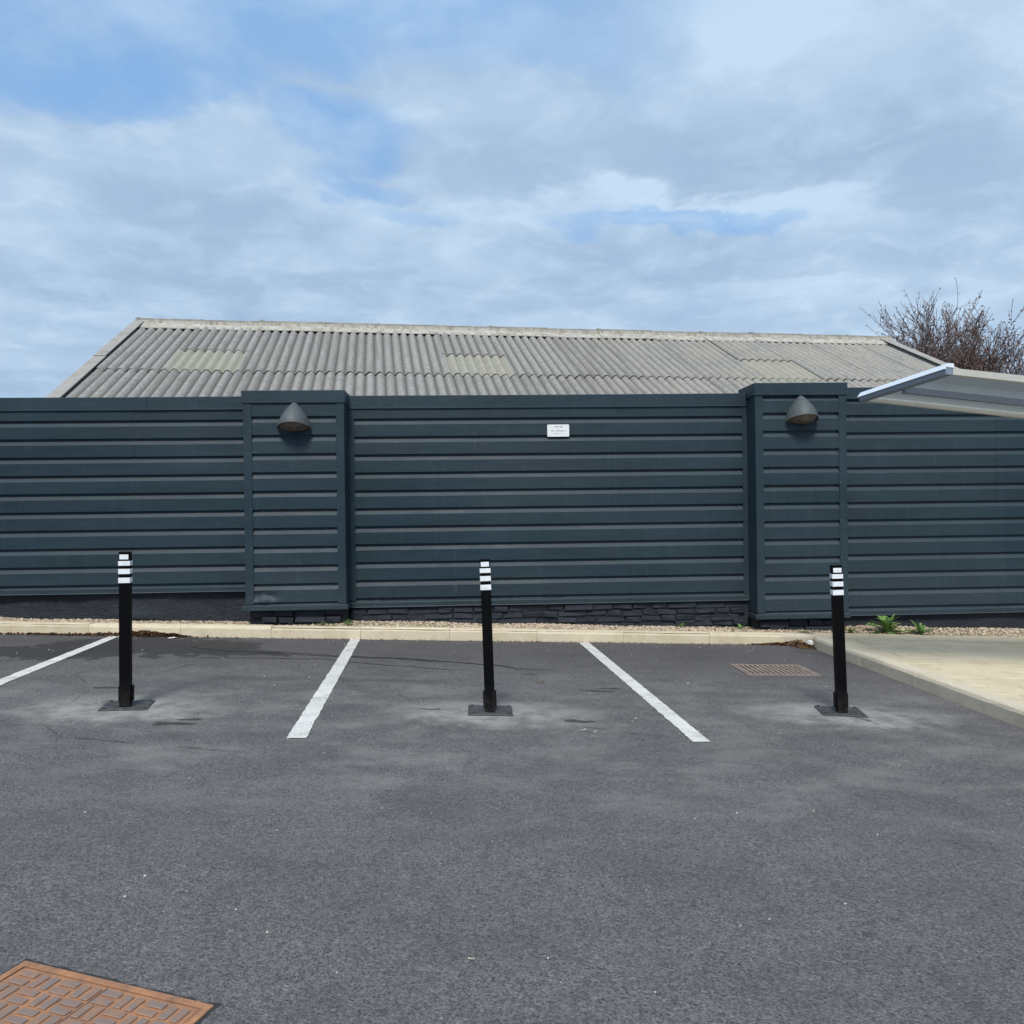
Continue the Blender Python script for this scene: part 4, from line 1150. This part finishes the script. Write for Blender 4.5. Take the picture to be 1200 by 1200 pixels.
# ------------------------------------------------------------------ weeds
def leaf_blade(L, Wd, curl, lobes, seed):
    r_ = random.Random(seed); v = []; n = 13
    for i in range(n + 1):
        t_ = i / n; ww = Wd * math.sin(math.pi * min(1, .08 + t_ * .92)) ** .8 * (1 + (.75 if i % 2 else -.55) * lobes) * r_.uniform(.75, 1.2) * (.55 + .6 * t_)
        x = L * t_; z = L * (.42 * t_ - curl * t_ * t_)
        for s in (-1, 0, 1): v.append((x, s * ww, z + (abs(s) * ww * .35) + r_.uniform(-.002, .002)))
    return MB().add(v, [(i * 3 + j, (i + 1) * 3 + j, (i + 1) * 3 + j + 1, i * 3 + j + 1) for i in range(n) for j in range(2)])
def weed(px, py, size, nleaf, label, mat, seed, lobes=.8, steep=(.2, 1.1), wide=.17, each=True):
    p = gp(px, py, .11); 
    p.y = min(p.y, fence_y(p.x) - .10)
    root = thing('weed', label, 'weed', (p.x, p.y, gz(p.x) + gravel_lift(p.x, p.y) - .01), group='weeds along the foot of the fence')
    r_ = random.Random(seed); al = MB()
    for k in range(nleaf):
        L = size * r_.uniform(.65, 1.1); mb = leaf_blade(L, L * wide, r_.uniform(.15, .65), lobes, seed * 31 + k)
        a = 2 * math.pi * (k + r_.uniform(-.3, .3)) / nleaf * 1.0; el = -r_.uniform(*steep)
        M_ = Matrix.Rotation(a, 3, 'Z') @ Matrix.Rotation(el, 3, 'Y')
        vv = [(M_ @ Vector(q))[:] for q in mb.v]
        if each: MB().add(vv, mb.f).obj('leaf', mat, root, True)
        else: al.add(vv, mb.f)
    if not each: al.obj('foliage', mat, root)
    return root
weed(1040, 741, .25, 24, 'large lobed green weed growing under the fence beside the paving', M_LEAF, 3, .95, (-.15, 1.1), .13)
weed(1079, 743, .19, 16, 'mid sized green weed beyond the large lobed one under the fence', M_LEAF, 4, .9, (.0, 1.1), .12)
weed(997, 742, .11, 16, 'low tuft of weed behind the bollard by the drain grate', M_LEAF2, 5, .2, (.3, 1.2), .12, False)
weed(868, 735, .085, 9, 'small green weed at the corner of the taller pillar', M_LEAF, 6, .5, (.2, 1.1), .17, False)
weed(797, 733, .085, 8, 'small green weed against the middle of the brick plinth', M_LEAF, 7, .5, (.2, 1.2), .15, False)
weed(378, 731, .075, 14, 'low green tuft in the gravel under the crumpled pillar', M_LEAF2, 8, .2, (.2, 1.2), .10, False)
weed(408, 731, .085, 16, 'low green tuft in the gravel where the crumpled pillar ends', M_LEAF, 9, .2, (.2, 1.2), .10, False)
weed(945, 741, .055, 10, 'thin low weed in the gravel behind the kerb corner', M_LEAF2, 10, .2, (.2, 1.1), .10, False)
# low moss and grass between the gravel stones
mb = MB()
for i in range(900):
    if rnd.random() < .6: x = rnd.uniform(3.0, 5.2)
    else: x = rnd.choice((-2.1, -1.85, -.95, 2.6)) + rnd.gauss(0, .18)
    y = kerb_y(x) + .15 + rnd.random() * (fence_y(x) - kerb_y(x) - .2); z = gz(x) + gravel_lift(x, y) - .006
    a = rnd.uniform(0, 6.28); L = rnd.uniform(.012, .035); c = Vector((x, y, z)); d = Vector((math.cos(a), math.sin(a), 0)); e = Vector((-d.y, d.x, 0)) * rnd.uniform(.002, .005)
    tp = c + d * L * .5 + Vector((0, 0, L)); mb.add([(c - e)[:], (c + e)[:], tp[:]], [(0, 1, 2)])
cr = MB()
for i in range(1700):
    x = rnd.choice((rnd.uniform(-6, 6.4), rnd.gauss(-3.6, 1.0), rnd.gauss(3.8, .9))); y = kerb_y(x) + .13 + rnd.random() ** 1.2 * (fence_y(x) - kerb_y(x) - .16); z = gz(x) + gravel_lift(x, y) + .004
    a = rnd.uniform(0, 6.28); L = rnd.uniform(.006, .022); c = Vector((x, y, z)); d = Vector((math.cos(a), math.sin(a), rnd.uniform(-.2, .5))) * L; e = Vector((-d.y, d.x, L * .2)) * rnd.uniform(.15, .6)
    cr.add([(c - d)[:], (c + e)[:], (c + d)[:], (c - e)[:]], [(0, 1, 2), (0, 2, 3)])
tag(cr.obj('leaf_litter', M_DEADLEAF), 'dry brown leaf crumbs scattered over the gravel strip', 'leaves', kind='stuff')
tag(mb.obj('moss', M_LEAF2), 'sparse low grass and moss among the gravel stones', 'grass', kind='stuff')

# ------------------------------------------------------------------ leaf litter, grit, paper
def drift(cs, n, name, label, sz=(.008, .022)):
    mb = MB()
    for i in range(n):
        (qx, qy, sx_, sy_, hh) = cs[rnd.randrange(len(cs))]; p = gp(qx, qy)
        dx, dy = rnd.gauss(0, sx_), rnd.gauss(0, sy_)
        x, y = p.x + dx, min(p.y + dy, kerb_y(p.x + dx) - .01)
        z = gz(x) + .006 + hh * math.exp(-(dx / sx_) ** 2 * .5) * rnd.random() * max(0, 1 - (kerb_y(x) - y) / .22)
        a = Vector((rnd.uniform(-1, 1), rnd.uniform(-1, 1), rnd.uniform(-.5, .5))).normalized(); b = a.cross(Vector((rnd.uniform(-.6, .6), rnd.uniform(-.6, .6), 1))).normalized()
        s = rnd.uniform(*sz); c = Vector((x, y, z)); a *= s; b *= s * rnd.uniform(.35, .8)
        up = Vector((0, 0, s * rnd.uniform(.1, .5)))
        mb.add([(c - a)[:], (c + b + up)[:], (c + a)[:], (c - b + up)[:]], [(0, 1, 2), (0, 2, 3)])
    return tag(mb.obj(name, M_DEADLEAF), label, 'leaves', kind='stuff')
drift([(172, 745, .16, .04, .06), (188, 745, .14, .03, .04), (130, 744.5, .25, .03, .03), (205, 746, .06, .02, .03), (60, 744, .5, .03, .02)], 1500, 'leaf_litter', 'brown dead leaves heaped against the kerb by the wet patch')
drift([(938, 756.5, .12, .04, .06), (950, 759, .09, .05, .05), (915, 756, .14, .02, .02)], 900, 'leaf_litter', 'brown dead leaves heaped in the corner of the two kerbs')
drift([(280, 747, 1.2, .012, .0), (560, 750, 1.2, .012, .0), (800, 753, .9, .012, .0)], 700, 'leaf_litter', 'thin line of brown crumbs along the foot of the front kerb', (.004, .011))
p = gp(951, 757.5); bm = bmesh.new(); bmesh.ops.create_icosphere(bm, subdivisions=2, radius=.05)
for v_ in bm.verts: v_.co = Vector((v_.co.x * 1.2, v_.co.y * .9, v_.co.z * .8)) * (1 + .45 * mnoise.noise(v_.co * 40))
me = bpy.data.meshes.new('crumpled_paper'); bm.to_mesh(me); bm.free(); me.materials.append(M_LITTER)
tag(link('crumpled_paper', me, None, (p.x, p.y - .03, gz(p.x) + .045)), 'crumpled white paper among dead leaves in the kerb corner', 'litter')
def flat_scrap(px, py, L, Wd, ang, label, name='paper_scrap', mat=None):
    p = gp(px, py); mb = MB(); n = 5; v = []
    for i in range(n + 1):
        for s in (-1, 1): v.append((L * (i / n - .5), s * Wd / 2 * (1 - .3 * abs(i / n - .5)), .008 + .012 * abs(mnoise.noise(Vector((i * .7, s, L * 50))))))
    mb.add(v, [(2 * i, 2 * i + 1, 2 * i + 3, 2 * i + 2) for i in range(n)])
    o = mb.obj(name, mat or M_LITTER); o.location = (p.x, p.y, gz(p.x)); o.rotation_euler = (0, 0, ang)
    return tag(o, label, 'litter')
flat_scrap(202, 748.5, .09, .04, .1, 'flat white scrap beside the dead leaves at the kerb')
flat_scrap(682, 857, .06, .006, .5, 'thin pale sliver of litter near the right bay line', 'litter_sliver')
flat_scrap(697, 859.5, .022, .008, .3, 'small pale scrap next to the thin sliver', 'litter_sliver')
flat_scrap(633, 800, .07, .014, .2, 'small grey twig scrap behind the middle bollard', 'litter_sliver', M_DEADLEAF)
flat_scrap(552, 1127, .022, .005, -.5, 'tiny yellowish twig on the open asphalt in the foreground', 'litter_sliver', M_SLAB)
# grit: tiny pale stones strewn over the asphalt
pts, sz = [], []
for i in range(190):
    y = 2.0 + 6.3 * rnd.random() ** .8; x = rnd.uniform(-.62, .62) * y
    s = rnd.choice((.0015, .002, .002, .003, .0042)) * (1 + .4 * (y > 5))
    pts.append((x, y, gz(x) + s * .5)); sz.append(s)
for i in range(90):
    x = rnd.uniform(-4, 3); y = kerb_y(x) - abs(rnd.gauss(0, .10)) - .01; s = rnd.uniform(.002, .006); pts.append((x, y, gz(x) + s * .5)); sz.append(s)
M_GRIT = plain('pale_grit', (.58, .56, .52), .8)
tag(link('grit', stones_mesh(pts, sz, 6, 'grit', M_GRIT)), 'tiny pale stones strewn over the asphalt', 'grit', kind='stuff')
